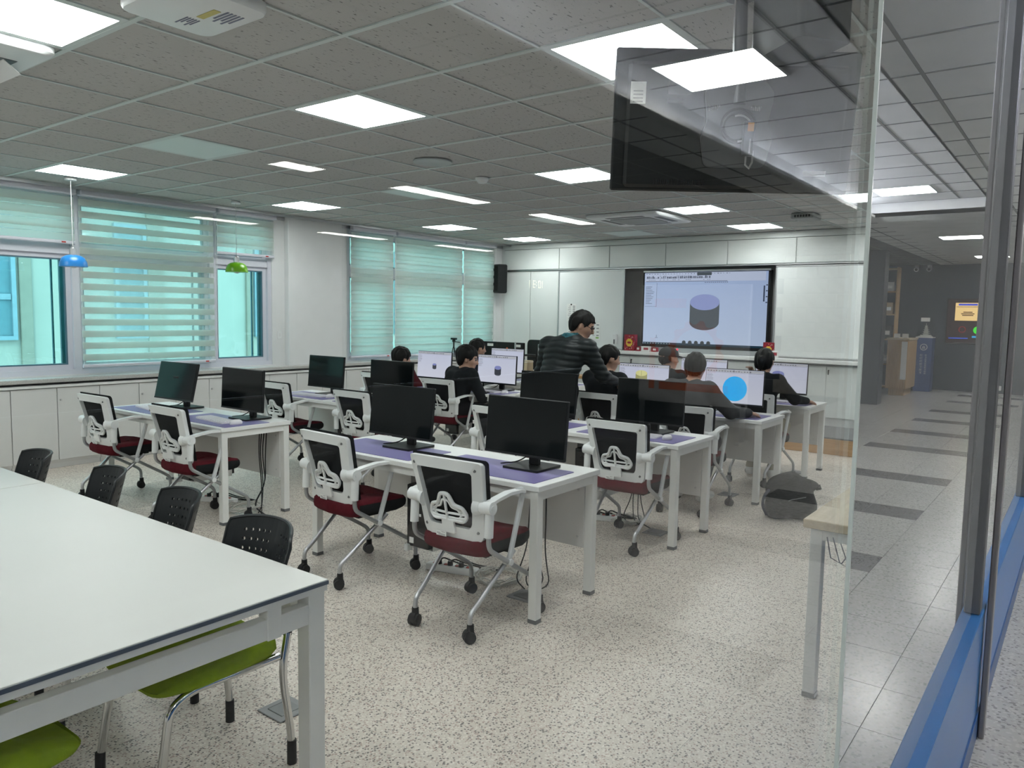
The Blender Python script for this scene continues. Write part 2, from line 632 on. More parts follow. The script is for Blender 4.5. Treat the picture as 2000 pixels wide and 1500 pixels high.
def smooth_path(pts, seg=4, rad=0.05):
    """polyline with rounded bends"""
    P = [Vector(p) for p in pts]
    out = [P[0]]
    for i in range(1, len(P) - 1):
        a, p, b = P[i - 1], P[i], P[i + 1]
        u, w = (a - p), (b - p)
        t = min(rad, u.length * .48, w.length * .48)
        p0, p1 = p + u.normalized() * t, p + w.normalized() * t
        for k in range(seg + 1):
            s = k / seg
            out.append(p0 * (1 - s) ** 2 + p * (2 * s * (1 - s)) + p1 * s * s)
    out.append(P[-1])
    return out
def frame_rect(mb, x0, x1, z0, z1, w, y0, y1):
    """upright rectangular frame in the xz plane"""
    mb.box(x0, x1, y0, y1, z0, z0 + w)
    mb.box(x0, x1, y0, y1, z1 - w, z1)
    mb.box(x0, x0 + w, y0, y1, z0 + w, z1 - w)
    mb.box(x1 - w, x1, y0, y1, z0 + w, z1 - w)
    return mb
def text_mesh(body, size, M, depth=0.001):
    cu = bpy.data.curves.new('lettering', 'FONT')
    cu.body = body
    cu.size = size
    cu.extrude = depth
    cu.align_x = 'CENTER'
    cu.align_y = 'CENTER'
    o = bpy.data.objects.new('lettering', cu)
    COL.objects.link(o)
    bpy.context.view_layer.update()
    me = bpy.data.meshes.new_from_object(o.evaluated_get(bpy.context.evaluated_depsgraph_get()))
    bpy.data.objects.remove(o)
    me.transform(M)
    return me
# ================================================================ the room
ZC, XF, YW, YG, XB = 2.745, 10.42, 8.15, 0.25, -1.4
GX = [1.031 + 0.6 * k for k in range(-4, 16)]
GY = [3.217 + 0.6 * k for k in range(-4, 9)]
LIT_X = (-0.769, 1.031, 2.831, 5.231, 7.631, 9.431)  # the row behind the viewer is unseen, kept for the light it adds
ROWN = {-0.769: 'unseen row behind the viewer', 1.031: 'nearest row', 2.831: 'second row', 5.231: 'third row', 7.631: 'fourth row', 9.431: 'row by the front wall'}
COLN = {1.417: 'glass-side column', 3.217: 'aisle column', 5.017: 'middle column', 6.817: 'window column'}

# floor: 0.4 m terrazzo tiles over a pale joint bed
floor = struct(MB().box(XB - .1, 10.8, YG, YW + .1, -0.06, -0.0012).build('floor', M_GROUT))
ft = MB().cbox(-.1986, .1986, -.1986, .1986, -0.02, 0.0, 0.0004).mesh('floor_tile', M_FLOOR, smooth=False)
cells = []
for i in range(30):
    for j in range(20):
        x, y = -1.11 + 0.4 * i, 0.5 + 0.4 * j
        if x > 10.7 or y > 8.3:
            continue
        cells.append((math.hypot(x, y), x, y))
vis = [c for c in cells if math.atan2(c[2], c[1]) < R(76) and c[1] > 0.6 and not (c[1] < 2.0 and c[2] > 2.4 and c[1] < 1.3)]
vis.sort()
near = set((c[1], c[2]) for c in vis[:290])
rest = MB()
for d, x, y in cells:
    if (x, y) in near:
        obj('floor_tile', ft, floor, (x, y, 0))
    else:
        rest.box(x - .1986, x + .1986, y - .1986, y + .1986, -0.02, 0.0)
o = rest.build('floor_tile_field', M_FLOOR, floor, smooth=False)
o['kind'] = 'stuff'

# ceiling: slab, tiles in a T-bar grid
ceiling = struct(MB().box(XB - .2, 10.9, YG - .0, YW + .4, ZC + .08, ZC + .30).build('ceiling', M_WALL))
xs = [XB] + [g for g in GX if g > XB + .05] + [XF]
ys = [YG + .02] + [g for g in GY] + [YW]
LIGHTS = [(x, y, y != 5.017) for x in LIT_X for y in (1.417, 3.217, 5.017, 6.817) if not (x < 0 and y in (1.417, 5.017))]
lightcells = set((round(x, 2), round(y, 2)) for x, y, _ in LIGHTS)
tcache = {}
for i in range(len(xs) - 1):
    for j in range(len(ys) - 1):
        if (round(xs[i], 2), round(ys[j], 2)) in lightcells:
            continue
        w, h = round(xs[i + 1] - xs[i] - .012, 3), round(ys[j + 1] - ys[j] - .012, 3)
        if (w, h) not in tcache:
            tcache[(w, h)] = MB().box(-w / 2, w / 2, -h / 2, h / 2, 0, .015).mesh('ceiling_tile', M_TILE, smooth=False)
        obj('ceiling_tile', tcache[(w, h)], ceiling, ((xs[i] + xs[i + 1]) / 2, (ys[j] + ys[j + 1]) / 2, ZC + .006))
for g in xs[1:-1]:
    MB().box(g - .013, g + .013, ys[0], ys[-1], ZC - .002, ZC + .005).build('grid_main_runner', M_GRID, ceiling, smooth=False)
for g in ys[1:-1]:
    MB().box(xs[0], xs[-1], g - .007, g + .007, ZC - .001, ZC + .0055).build('grid_cross_runner', M_GRID, ceiling, smooth=False)

# lights in the grid
pan = MB().cbox(-.268, .268, -.268, .268, -.004, .004, .002).mesh('diffuser', M_LIGHT, smooth=False)
panoff = MB().cbox(-.268, .268, -.268, .268, -.004, .004, .002).mesh('diffuser', M_OFFL, smooth=False)
_mb = MB()
for (a, b, c, d) in ((-.294, .294, -.294, -.266), (-.294, .294, .266, .294), (-.294, -.266, -.266, .266), (.266, .294, -.266, .266)):
    _mb.box(a, b, c, d, -.004, .012)
trim = _mb.mesh('frame', M_GRID, smooth=False)
for x, y, on in LIGHTS:
    lab = ('lit square ceiling light panel, %s, %s' if on else 'unlit frosted square ceiling light panel, %s, %s') % (ROWN[x], COLN[round(y, 3)])
    t = thing('ceiling_light', lab, 'ceiling light', (x + .3, y + .3, ZC + .003), 0, 'square light panels in the classroom ceiling')
    obj('diffuser', pan if on else panoff, t)
    obj('frame', trim, t)

# walls
wb = MB()
wb.box(XB - .15, XB, YG, YW + .2, 0, ZC + .1)
struct(wb.build('wall_back', M_WALL))
W1, W2 = (1.90, 5.80), (7.00, 10.17)
wz0, wz1 = 0.90, 2.70
ww = MB()
ww.box(XB - .15, 10.9, YW, YW + .2, -.2, wz0)
ww.box(XB - .15, 10.9, YW, YW + .2, wz1, ZC + .1)
for a, b in ((XB - .15, W1[0]), (W1[1], W2[0]), (W2[1], 10.9)):
    ww.box(a, b, YW, YW + .2, wz0, wz1)
struct(ww.build('wall_window', M_WALL))
pil = MB().cbox(5.98, 6.84, YW - .09, YW, .88, ZC, .006)
struct(pil.build('wall_pier', M_WALL))
struct(MB().box(10.78, 10.95, .25, YW + .2, 0, ZC + .1).build('wall_front', mat('grey wall paint', (0.42, 0.415, 0.41, 1), 0.7)))
tr = MB()
tr.box(XB, XF, YW - .20, YW - .185, ZC - .03, ZC - .003)
tr.box(XB, XF, YW - .02, YW, ZC - .05, ZC - .003)
struct(tr.build('trim_1', M_ALU))

def window(idx, x0, x1, muls, transom):
    w = struct(obj('window_%d' % idx, None, None, (0, 0, 0)))
    w['label'] = ['window with tinted panes behind half-raised blinds', 'window fully covered by closed blinds near the front wall'][idx - 1]
    f = MB()
    frame_rect(f, x0, x1, wz0, wz1, .05, YW + .02, YW + .15)
    for m in muls:
        f.box(m - .035, m + .035, YW + .02, YW + .15, wz0 + .05, wz1 - .05)
    f.box(x0 + .05, x1 - .05, YW + .03, YW + .14, transom - .035, transom + .035)
    f.build('window_frame', M_FRAME, w, smooth=False)
    e = [x0 + .05] + [v for m in muls for v in (m - .035, m + .035)] + [x1 - .05]
    for k in range(0, len(e), 2):
        a, b = e[k], e[k + 1]
        for z0, z1, low in ((wz0 + .05, transom - .035, True), (transom + .035, wz1 - .05, False)):
            sash = MB()
            frame_rect(sash, a, b, z0, z1, .045, YW + .06, YW + .11)
            s = sash.build('sash', M_FRAME, w, smooth=False)
            gk = MB()
            frame_rect(gk, a + .045, b - .045, z0 + .045, z1 - .045, .014, YW + .065, YW + .105)
            if low:
                gk.box(b - .085, b - .059, YW + .10, YW + .13, z0 + .05, z1 - .05)
                gk.box(b - .15, b - .135, YW + .14, YW + .16, z0 + .05, z1 - .05)
            gk.build('gasket', M_GASKET, s, smooth=False)
            MB().box(a + .05, b - .05, YW + .082, YW + .088, z0 + .05, z1 - .05).build('pane', M_WINGLASS, s, smooth=False)
    return w
window(1, W1[0], W1[1], (3.505, 5.005), 2.135)
window(2, W2[0], W2[1], (7.83, 9.35), 2.135)

# zebra blinds
BP, BH = 0.119, 0.066
def blind(x0, x1, zb, mode, label):
    t = thing('roller_blind', label, 'blind', (0, 0, 0), 0, 'striped roller blinds at the windows')
    MB().cbox(x0, x1, YW - .12, YW - .03, 2.672, 2.738, .012).build('head_rail', M_FRAME, t)
    zt = 2.675
    w = x1 - x0 - .012
    xc = (x0 + x1) / 2
    n = int((zt - zb) / BP) + 1
    hb = BH if mode == 'open' else BH + .010
    bm = MB().box(-w / 2, w / 2, -.0006, .0006, -hb / 2, hb / 2).mesh('fabric_band', M_BAND, smooth=False)
    bm2 = MB().box(-w / 2, w / 2, -.0006, .0006, -BH / 2, BH / 2).mesh('fabric_band', M_BAND, smooth=False)
    off = 0.0 if mode == 'open' else (BP / 2 if mode == 'closed' else BP * .36)
    for k in range(n):
        z = zt - .06 - BP * k
        if z - BH / 2 > zb:
            obj('fabric_band', bm, t, (xc, YW - .055, z))
        z2 = z - off
        if z2 - BH / 2 > zb:
            obj('fabric_band', bm2, t, (xc, YW - .044, z2))
    MB().box(x0 + .006, x1 - .006, YW - .0500, YW - .0492, zb, zt).build('sheer_net', M_SHEER, t, smooth=False)
    r = MB().prism(rrect(YW - .062, YW - .032, zb - .022, zb + .012, .012), x0 + .004, x1 - .004, 'x').build('bottom_rail', M_FRAME, t)
    MB().box(x1 - .13, x1 - .09, YW - .0635, YW - .0615, zb - .012, zb + .002).build('red_tab', mat('red tab', (.4, .03, .02, 1), .5), r, smooth=False)
    if mode != 'half':
        MB().tube([(x1 + .012, YW - .07, 2.68), (x1 + .014, YW - .07, 1.2), (x1 + .02, YW - .07, 1.12), (x1 + .028, YW - .07, 1.2), (x1 + .03, YW - .07, 2.68)], .0022, 5).build('bead_chain', M_PLASTIC, t)
    return t
blind(1.95, 3.48, 2.215, 'half', 'half-raised striped blind at the far left edge above the open pane')
blind(3.515, 4.985, 0.985, 'open', 'wide striped blind lowered with open bands behind the blue pendant lamp')
blind(5.02, 5.80, 2.235, 'half', 'narrow half-raised striped blind behind the green pendant lamp')
blind(7.02, 7.82, 0.955, 'closed', 'closed blind left of the pair, beside the white pier')
blind(7.85, 9.34, 0.945, 'closed', 'wide closed blind in the middle of the far window')
blind(9.37, 10.15, 0.935, 'closed', 'narrow closed blind beside the wall loudspeaker at the corner')

# window sill and storage cabinets below
sill = MB().cbox(XB, XF, YW - .20, YW + .03, .845, .885, .006)
tag(sill.build('stone_sill', M_SILL), 'long speckled stone window sill above the low cabinets', 'window sill')
ledge = MB().cbox(XB, XF, YW - .185, YW, .795, .822, .004)
tag(ledge.build('cabinet_top', M_WHITE), 'long white top board over the low cabinets below the stone sill', 'worktop')
dm = MB().cbox(-.1980, .1980, -.009, .009, -.352, .352, .002).mesh('door', M_CAB, smooth=False)
lk = MB().cyl((0, 0, 0), (0, -.012, 0), .010, .009, 12).cyl((0, -.012, 0), (0, -.014, 0), .004, .004, 8).mesh('lock', M_ALU)
bodym = MB().box(-.4, .4, -.07, .075, .05, .79).mesh('carcass', M_CAB, smooth=False)
kickm = MB().box(-.4, .4, -.05, -.035, 0, .08).mesh('kick_board', M_WALL, smooth=False)
ordn = ['leftmost', 'second', 'third', 'fourth', 'fifth', 'sixth', 'seventh', 'eighth', 'ninth', 'tenth']
for k in range(-1, 9):
    xc = 2.81 + .805 * k + .4025
    t = thing('low_cabinet', 'low white two-door cabinet below the windows, %s from the left' % ordn[k + 1] if k >= 0 else 'low white two-door cabinet below the windows, leftmost at the picture edge', 'cabinet', (xc, YW - .085, 0), 0, 'low cabinets under the window sill')
    obj('carcass', bodym, t)
    obj('kick_board', kickm, t)
    for s in (-1, 1):
        d = obj('door', dm, t, (.2012 * s, -.080, .435))
        if s > 0:
            obj('lock', lk, d, (-.168, -.009, .235))

# ---------------------------------------------------------------- front wall furniture
def ohead(y0, y1, name):
    t = thing('overhead_cabinet', 'white overhead wall cabinet by the ceiling, ' + name, 'cabinet', (XF, (y0 + y1) / 2, 2.32), 0, 'white cabinet row along the top of the front wall')
    h = (y1 - y0) / 2
    MB().box(.02, .34, -h, h, 0, .34).build('carcass', M_PANEL, t, smooth=False)
    MB().cbox(-.0, .018, -h + .007, h - .007, .006, .334, .002).build('door', M_PANEL, t, smooth=False)
ys2 = [8.09, 6.965, 6.03, 5.083, 4.138, 3.193, 2.25, 1.3]
nm = ['leftmost in the corner', 'above the whiteboard with papers', 'above the left edge of the wall screen', 'above the left half of the wall screen', 'above the right half of the wall screen', 'above the blank whiteboard', 'at the right end by the glass']
for k in range(7):
    ohead(ys2[k + 1], ys2[k], nm[k])
fas = MB().box(XF + .01, 10.78, .9, 8.15, 2.665, ZC).box(XF + .01, 10.78, 8.092, 8.15, 0, 2.665)
struct(fas.build('trim_2', M_PANEL, smooth=False))
rail = MB().box(XF - .02, XF + .02, .9, 8.09, 2.302, 2.318)
struct(rail.build('trim_3', M_ALU, smooth=False))
for y0, y1, l in ((7.53, 8.088, 'tall white cabinet door panel in the corner beside the loudspeaker'), (6.967, 7.526, 'tall white cabinet door panel left of the paper-covered whiteboard')):
    t = thing('tall_cabinet', l, 'cabinet', (XF, (y0 + y1) / 2, 0), 0, 'tall cabinets left of the whiteboard')
    h = (y1 - y0) / 2
    MB().box(.02, .34, -h, h, 0, 2.30).build('carcass', M_PANEL, t, smooth=False)
    MB().cbox(0, .018, -h + .006, h - .006, .1, 2.294, .002).build('door', M_PANEL, t, smooth=False)
M_BOARD = mat('whiteboard enamel', (0.76, 0.78, 0.775, 1), 0.18, var=0.01, vscale=1.5)
def board(y0, y1, z0, z1, x, label):
    t = thing('whiteboard', label, 'whiteboard', (x, (y0 + y1) / 2, z0), 0)
    h = (y1 - y0) / 2
    H = z1 - z0
    MB().box(0, .02, -h + .01, h - .01, .01, H - .01).build('panel', M_BOARD, t, smooth=False)
    f = MB()
    f.cbox(-.006, .026, -h, h, 0, .022, .003).cbox(-.006, .026, -h, h, H - .022, H, .003)
    f.cbox(-.006, .026, -h, -h + .022, .022, H - .022, .003).cbox(-.006, .026, h - .022, h, .022, H - .022, .003)
    f.build('frame', M_ALU, t)
    return t
wb1 = board(5.74, 6.955, 1.062, 2.292, XF - .02, 'whiteboard with pinned papers left of the wall screen')
wb2 = board(1.35, 3.445, 1.062, 2.292, XF - .02, 'blank whiteboard right of the wall screen')
rec = MB().box(10.70, 10.78, .9, 6.97, 1.06, 2.33)
struct(rec.build('wall_recess', mat('warm grey recess wall', (0.36, 0.35, 0.345, 1), 0.6)))
MBc = MB().cbox(10.29, 10.70, .95, 6.96, 1.005, 1.056, .006)
tag(MBc.build('front_counter', M_WHITE), 'long white counter top under the wall screen and whiteboards', 'worktop')
struct(MB().box(10.305, 10.33, .95, 6.96, .985, 1.004).build('trim_4', M_DGREY, smooth=False))
byn = ['under the paper-covered whiteboard', 'below the red candy box', 'under the left half of the wall screen', 'under the right half of the wall screen', 'under the blank whiteboard', 'at the right end by the glass']
by = [6.955, 6.05, 5.105, 4.13, 3.17, 2.25, 1.3]
keym = MB().cyl((0, 0, 0), (-.02, 0, 0), .008, .008, 8).box(-.026, -.018, -.006, .006, -.055, .004).mesh('key', M_BLACK)
for k in range(6):
    y1, y0 = by[k], by[k + 1]
    t = thing('base_cabinet', 'white base cabinet along the front wall, ' + byn[k], 'cabinet', (10.34, (y0 + y1) / 2, .2), 0, 'base cabinets along the front wall')
    h = (y1 - y0) / 2
    MB().box(.02, .40, -h, h, .0, .78).build('carcass', M_CAB, t, smooth=False)
    for s in (-1, 1):
        d = MB().cbox(-.009, .009, -h / 2 + .002, h / 2 - .002, -.335, .335, .002).build('door', M_PANEL, t, (.009, s * h / 2, .445), smooth=False)
        if s < 0:
            obj('key', keym, d, (-.008, h / 2 - .03, .28))
plat = MB().box(9.36, 10.72, .9, 6.6, 0, .2)
p = struct(plat.build('floor_platform', M_CARPET, smooth=False))
MB().cbox(9.33, 9.362, .9, 6.6, 0, .185, .003).build('riser_board', M_WOODF, p)
MB().cbox(9.325, 9.38, .9, 6.6, .185, .203, .003).build('nosing', M_CARPET, p)

# ================================================================ glass partition (right side) and its low blue wall
YP = 0.285              # plane of the glass
MX = 3.20               # the mullion where the filmed pane ends
lw = MB().box(XB - .5, 10.42, YG, YG + .09, .10, .49)
o = struct(lw.build('wall_low', M_BLUE, smooth=False))
MB().cbox(XB - .5, 10.42, YG - .002, YG + .095, .49, .510, .003).build('cap_rail', M_BLUE, o)
MB().box(XB - .5, 10.42, YG - .006, YG + .09, 0, .10).build('skirting', M_DBLUE, o, smooth=False)
gw = struct(obj('wall_glass', None, None, (0, 0, 0)))
gw['label'] = 'glass partition between the hall and the classroom'
MB().box(XB - .5, 1.42, YP + .007, YP + .013, .510, 2.88).build('clear_pane', M_GLASS, gw, smooth=False)
MB().box(1.2800, MX, YP - .003, YP + .003, .510, 2.88).build('reflective_pane', M_FILM, gw, smooth=False)
MB().box(1.2745, 1.2795, YP - .003, YP + .003, .510, 2.88).build('pane_edge', M_EDGE, gw, smooth=False)
MB().cbox(MX, MX + .08, YG + .006, YG + .085, .510, 2.88, .004).build('mullion', M_POST, gw)
MB().cbox(3.30, 3.37, .222, YG - .008, 0, 2.88, .004).build('jamb_post', mat('mauve grey jamb', (.26, .25, .26, 1), .4, .4), gw)
for k in range(3):
    a = MX + .08 + k * 2.4
    b = min(a + 2.32, 10.42)
    MB().box(a, b, YP - .003, YP + .003, .510, 2.88).build('clear_pane', M_FILM if k == 0 else M_GLASS, gw, smooth=False)
    if b < 10.4:
        MB().cbox(b, b + .08, YG + .006, YG + .085, .510, 2.88, .004).build('mullion', M_POST, gw)
# ================================================================ computer desks
ROWX = [3.08, 4.70, 6.32, 7.70]
RN = ['nearest', 'second', 'third', 'farthest']
CN = ['window-side', 'aisle-side']
DY = [(4.95, 6.75), (2.15, 3.95)]
DT = 0.72
def seatname(r, c, s):
    return '%s seat of the %s %s desk' % (['left', 'right'][s], RN[r], CN[c])
def make_desk():
    L = 1.80
    t = thing('computer_desk', 'x', 'desk', (0, 0, 0), 0, 'white two-seat computer desks')
    MB().cbox(0, .60, 0, L, DT - .028, DT, .002).build('desktop', M_WHITE, t)
    fr = MB()
    for x in (.02, .555):
        fr.box(x, x + .025, .05, L - .05, DT - .075, DT - .028)
    for y in (.012, L - .052):
        fr.box(.05, .55, y, y + .04, DT - .075, DT - .028)
    fr.build('under_frame', M_STEELW, t, smooth=False)
    for x in (.008, .542):
        for y in (.010, L - .060):
            l = MB().cbox(x, x + .05, y, y + .05, .02, DT - .028, .003).build('leg', M_STEELW, t)
            MB().cbox(x - .001, x + .051, y - .001, y + .051, 0, .022, .002).build('foot_cap', M_DGREY, l)
    mp = MB().cbox(.535, .551, .06, L - .06, .27, DT - .08, .002).build('modesty_panel', M_CAB, t)
    for y in (.10, L - .10):
        for z in (.33, .60):
            MB().cyl((.535, y, z), (.531, y, z), .008, .008, 10).build('bolt', M_ALU, mp)
    for y in (.45, 1.35):
        MB().cyl((.50, y, DT - .001), (.50, y, DT + .0015), .03, .03, 16).build('cable_grommet', mat('tan grommet', (.36, .25, .17, 1), .5), t)
    return t
desk0 = make_desk()
DESKS = {}
for r in range(4):
    for c in range(2):
        lab = 'white two-seat computer desk, %s row on the %s' % (RN[r], ['window side', 'aisle side'][c])
        if r == 0 and c == 0:
            desk0['label'] = lab
            desk0.location = (ROWX[r], DY[c][0], 0)
            DESKS[(r, c)] = desk0
        else:
            DESKS[(r, c)] = dup(desk0, lab, (ROWX[r], DY[c][0], 0))

SEATY = {(0, 0): 6.22, (0, 1): 5.24, (1, 0): 3.43, (1, 1): 2.55}     # (column, seat)

# ---------------------------------------------------------------- mats
mm = MB().prism(rrect(-.19, .19, -.39, .39, .012, 3), 0, .003, 'z').mesh('desk_mat', M_MAT)
for r in range(4):
    for c in range(2):
        for s in range(2):
            y = SEATY[(c, s)] + (.07 if s == 0 else .05)
            if c == 0:
                y = SEATY[(c, s)] + (.06 if s == 0 else .07)
            y = min(max(y, DY[c][0] + .41), DY[c][1] - .41)
            tag(obj('desk_mat', mm, None, (ROWX[r] + .235, y, DT + .0002)), 'purple desk mat at the ' + seatname(r, c, s), 'desk mat', 'purple desk mats')

# ---------------------------------------------------------------- monitors
PW, PH = .545, .325
def picture(kind):
    """the picture on a lit screen, as thin sheets in the screen plane (y to the viewer's left, z up)"""
    out = []
    if kind is None:
        return out
    bar = MB().box(-.0015, 0, -PW / 2 + .008, PW / 2 - .008, PH / 2 - .030, PH / 2 - .010)
    out.append(('screen_toolbar', bar, emit('screen light grey', (.50, .50, .54, 1), .9)))
    ic = MB()
    rnd = random.Random(3)
    for k in range(16):
        y = PW / 2 - .02 - k * .026
        ic.box(-.002, 0, y - .010 - .006 * rnd.random(), y, PH / 2 - .027, PH / 2 - .021 + .006 * rnd.random())
    ic.box(-.0022, 0, .0, .012, PH / 2 - .030, PH / 2 - .011)
    ic.box(-.002, 0, -PW / 2 + .012, PW / 2 - .012, PH / 2 - .036, PH / 2 - .034)
    for k in range(7):
        ic.box(-.002, 0, PW / 2 - .055 - .02 * rnd.random(), PW / 2 - .014, PH / 2 - .052 - k * .013, PH / 2 - .049 - k * .013)
    out.append(('screen_icons', ic, emit('screen mid grey', (.20, .20, .24, 1), .8)))
    tb = MB().box(-.0015, 0, -PW / 2 + .008, PW / 2 - .008, -PH / 2 + .012, -PH / 2 + .018)
    out.append(('screen_taskbar', tb, emit('screen dark', (.02, .03, .04, 1), .8)))
    def ell(cy, cz, ry, rz, n=28):
        return [(cy + ry * math.cos(2 * PI * k / n), cz + rz * math.sin(2 * PI * k / n)) for k in range(n)]
    def body(cy, zt, zb, ry, rz, n=14):
        p = [(cy + ry * math.cos(PI * k / n), zt + rz * math.sin(PI * k / n)) for k in range(n + 1)]
        p += [(cy - ry * math.cos(PI * k / n), zb - rz * math.sin(PI * k / n)) for k in range(n + 1)]
        return p
    if kind in ('small', 'mid', 'purple'):
        cy, zt, zb, ry, rz = {'small': (-.01, .008, -.036, .030, .012), 'mid': (-.02, .022, -.045, .045, .022), 'purple': (.03, .045, -.03, .062, .030)}[kind]
        side = {'small': (.07, .075, .09, 1), 'mid': (.055, .06, .075, 1), 'purple': (.13, .13, .22, 1)}[kind]
        out.append(('screen_cylinder_side', MB().prism(body(cy, zt, zb, ry, rz), -.0022, 0, 'x'), emit('cylinder side ' + kind, side, .9)))
        out.append(('screen_cylinder_top', MB().prism(ell(cy, zt, ry, rz), -.003, 0, 'x'), emit('cylinder top ' + kind, (.25, .27, .55, 1), .9)))
    if kind == 'yellow':
        out.append(('screen_cylinder_side', MB().prism(body(.02, .07, -.09, .062, .028), -.0022, 0, 'x'), emit('yellow side', (.38, .36, .16, 1), .9)))
        out.append(('screen_cylinder_top', MB().prism(ell(.02, .07, .062, .028), -.003, 0, 'x'), emit('yellow top', (.70, .66, .30, 1), .95)))
        out.append(('screen_axis_line', MB().box(-.004, 0, .019, .021, .045, .095), emit('screen dark', (.02, .03, .04, 1), .8)))
    if kind == 'blue':
        out.append(('screen_blue_disc', MB().prism(ell(-.01, -.015, .112, .112, 40), -.0022, 0, 'x'), emit('cyan blue disc', (.0, .42, .90, 1), 1.0)))
    return out
M_SCR = screen_mat('lit monitor screen', (.62, .63, .80, 1), (.72, .72, .84, 1), .85)
base_m = MB().prism(rrect(-.11, .13, -.12, .12, .012, 3), 0, .012, 'z').mesh('stand_base', M_BLACK)
neck_m = MB().cbox(.02, .055, -.032, .032, .010, .30, .006).cbox(-.06, .05, -.045, .045, .19, .28, .006).mesh('stand_neck', M_BLACK)
hous_m = MB().cbox(-.008, .014, -PW / 2, PW / 2, -PH / 2, PH / 2, .004).cbox(.012, .034, -.20, .20, -.10, .10, .012).mesh('housing', M_BLACK)
lip_m = MB().box(-.010, -.007, -PW / 2 + .002, PW / 2 - .002, -PH / 2 + .001, -PH / 2 + .014).mesh('bezel_strip', M_BLACK, smooth=False)
scr_m = MB().box(-.0105, -.007, -PW / 2 + .006, PW / 2 - .006, -PH / 2 + .014, PH / 2 - .006)
scr_off = scr_m.mesh('screen', M_BLACKG, smooth=False)
scr_on = scr_m.mesh('screen', M_SCR, smooth=False)
cab_m = MB().tube(smooth_path([(.03, .02, .10), (.05, .06, .05), (.03, .12, .012), (.0, .18, .004), (-.02, .2, .0)], 3, .04), .004, 6).mesh('cable', M_BLACK)
pic_cache = {}
def monitor(r, c, s, kind, tilt=4, yaw=0, dx=0, dy=0):
    lit = {None: 'black monitor with a dark switched-off screen', 'small': 'monitor showing a small grey cylinder', 'mid': 'monitor showing a grey cylinder', 'purple': 'monitor showing a purple-grey cylinder', 'yellow': 'monitor showing a yellow cylinder', 'blue': 'monitor showing a big blue disc', 'plain': 'monitor showing a pale empty window'}[kind]
    t = thing('monitor', lit + ', ' + seatname(r, c, s), 'monitor', (ROWX[r] + .44 + dx, SEATY[(c, s)] + dy, DT + .0035), R(yaw), 'monitors on the computer desks')
    obj('stand_base', base_m, t)
    obj('stand_neck', neck_m, t)
    h = obj('housing', hous_m, t, (-.055, 0, .235), (0, R(tilt), 0))
    sc = obj('screen', scr_on if kind else scr_off, h)
    obj('bezel_strip', lip_m, h)
    if kind not in pic_cache:
        pic_cache[kind] = [(n, b.mesh(n, m, smooth=False)) for n, b, m in picture(kind)]
    for n, me in pic_cache[kind]:
        obj(n, me, h, (-.0108, 0, 0))
    if s == 1 or r == 0:
        obj('cable', cab_m, t)
    return t
monitor(0, 0, 0, None, 13, 3, -.01, .0)
monitor(0, 0, 1, None, 3, 0, -.01, .01)
monitor(0, 1, 0, None, 6, 0, -.08, .0)
monitor(0, 1, 1, None, 5, 0, -.08, -.09)
monitor(1, 0, 0, None, 5, 0, -.02, .0)
monitor(1, 0, 1, None, 3, 3, -.02, .03)
monitor(1, 1, 0, None, 5, 0, -.03, .03)
monitor(1, 1, 1, None, 5, 0, -.03, .0)
monitor(2, 0, 0, 'small', 4, 0, -.02, .0)
monitor(2, 0, 1, 'mid', 3, 0, -.02, .03)
monitor(2, 1, 0, 'yellow', 3, 0, -.02, .02)
monitor(2, 1, 1, 'blue', 3, 0, -.02, -.01)
monitor(3, 0, 0, 'plain', 3, 0, .0, -.02)
monitor(3, 1, 0, 'plain', 3, 0, .0, .0)
monitor(3, 1, 1, 'purple', 3, 0, .0, .02)

# ---------------------------------------------------------------- keyboards and mice
kbm = MB().prism(rrect(-.065, .065, -.215, .215, .012, 3), 0, .012, 'z').mesh('case', M_KEY)
kk = MB()
for i in range(5):
    for j in range(15):
        x0, y0 = -.056 + i * .023, -.206 + j * .0276
        kk.box(x0, x0 + .019, y0, y0 + .0235, .012, .0165)
keysm = kk.mesh('keys', mat('pale keycaps', (.70, .68, .72, 1), .5), smooth=False)
ms_ = MB().cushion([(.05 * math.cos(a), .031 * math.sin(a)) for a in [2 * PI * k / 18 for k in range(18)]], [(.93, 0), (1, .008), (.97, .018), (.85, .027), (.6, .033), (.25, .0355), (.05, .036)])
mousem = ms_.mesh('shell', M_KEY, ang=60)
wheelm = MB().cyl((.028, -.004, .030), (.028, .004, .030), .007, .007, 10).mesh('wheel', M_DGREY)
def keyboard(r, c, s, dx, dy, yaw=0, mouse=True, mdx=0.0, mdy=-.29, z=None):
    zz = DT + .0035
    x, y = ROWX[r] + dx, SEATY[(c, s)] + dy
    t = thing('keyboard', 'white keyboard at the ' + seatname(r, c, s), 'keyboard', (x, y, zz), R(yaw), 'white keyboards on the desks')
    obj('case', kbm, t)
    k = obj('keys', keysm, t)
    if mouse:
        t = thing('computer_mouse', 'white mouse at the ' + seatname(r, c, s), 'computer mouse', (x + mdx, y + mdy, zz), R(yaw), 'white mice on the desks')
        obj('shell', mousem, t)
        obj('wheel', wheelm, t)
keyboard(0, 0, 0, .22, .12, -8, True, .0, -.29)
keyboard(0, 0, 1, .20, .10, -6, True, -.01, -.28)
keyboard(1, 0, 0, .20, .05, 6, True, .02, -.28)
keyboard(1, 0, 1, .22, .05, 0, True)
keyboard(1, 1, 0, .25, .05, 0, True, -.1, -.29)
keyboard(1, 1, 1, .21, .06, 0, True, -.03, -.29)
keyboard(2, 0, 0, .20, .02, 0, False)
keyboard(2, 0, 1, .20, .08, -5, True, .0, -.29)
keyboard(2, 1, 0, .20, .05, 0, False)
keyboard(2, 1, 1, .24, .10, 0, True, -.02, -.34)
keyboard(3, 1, 0, .22, .05, 0, False)
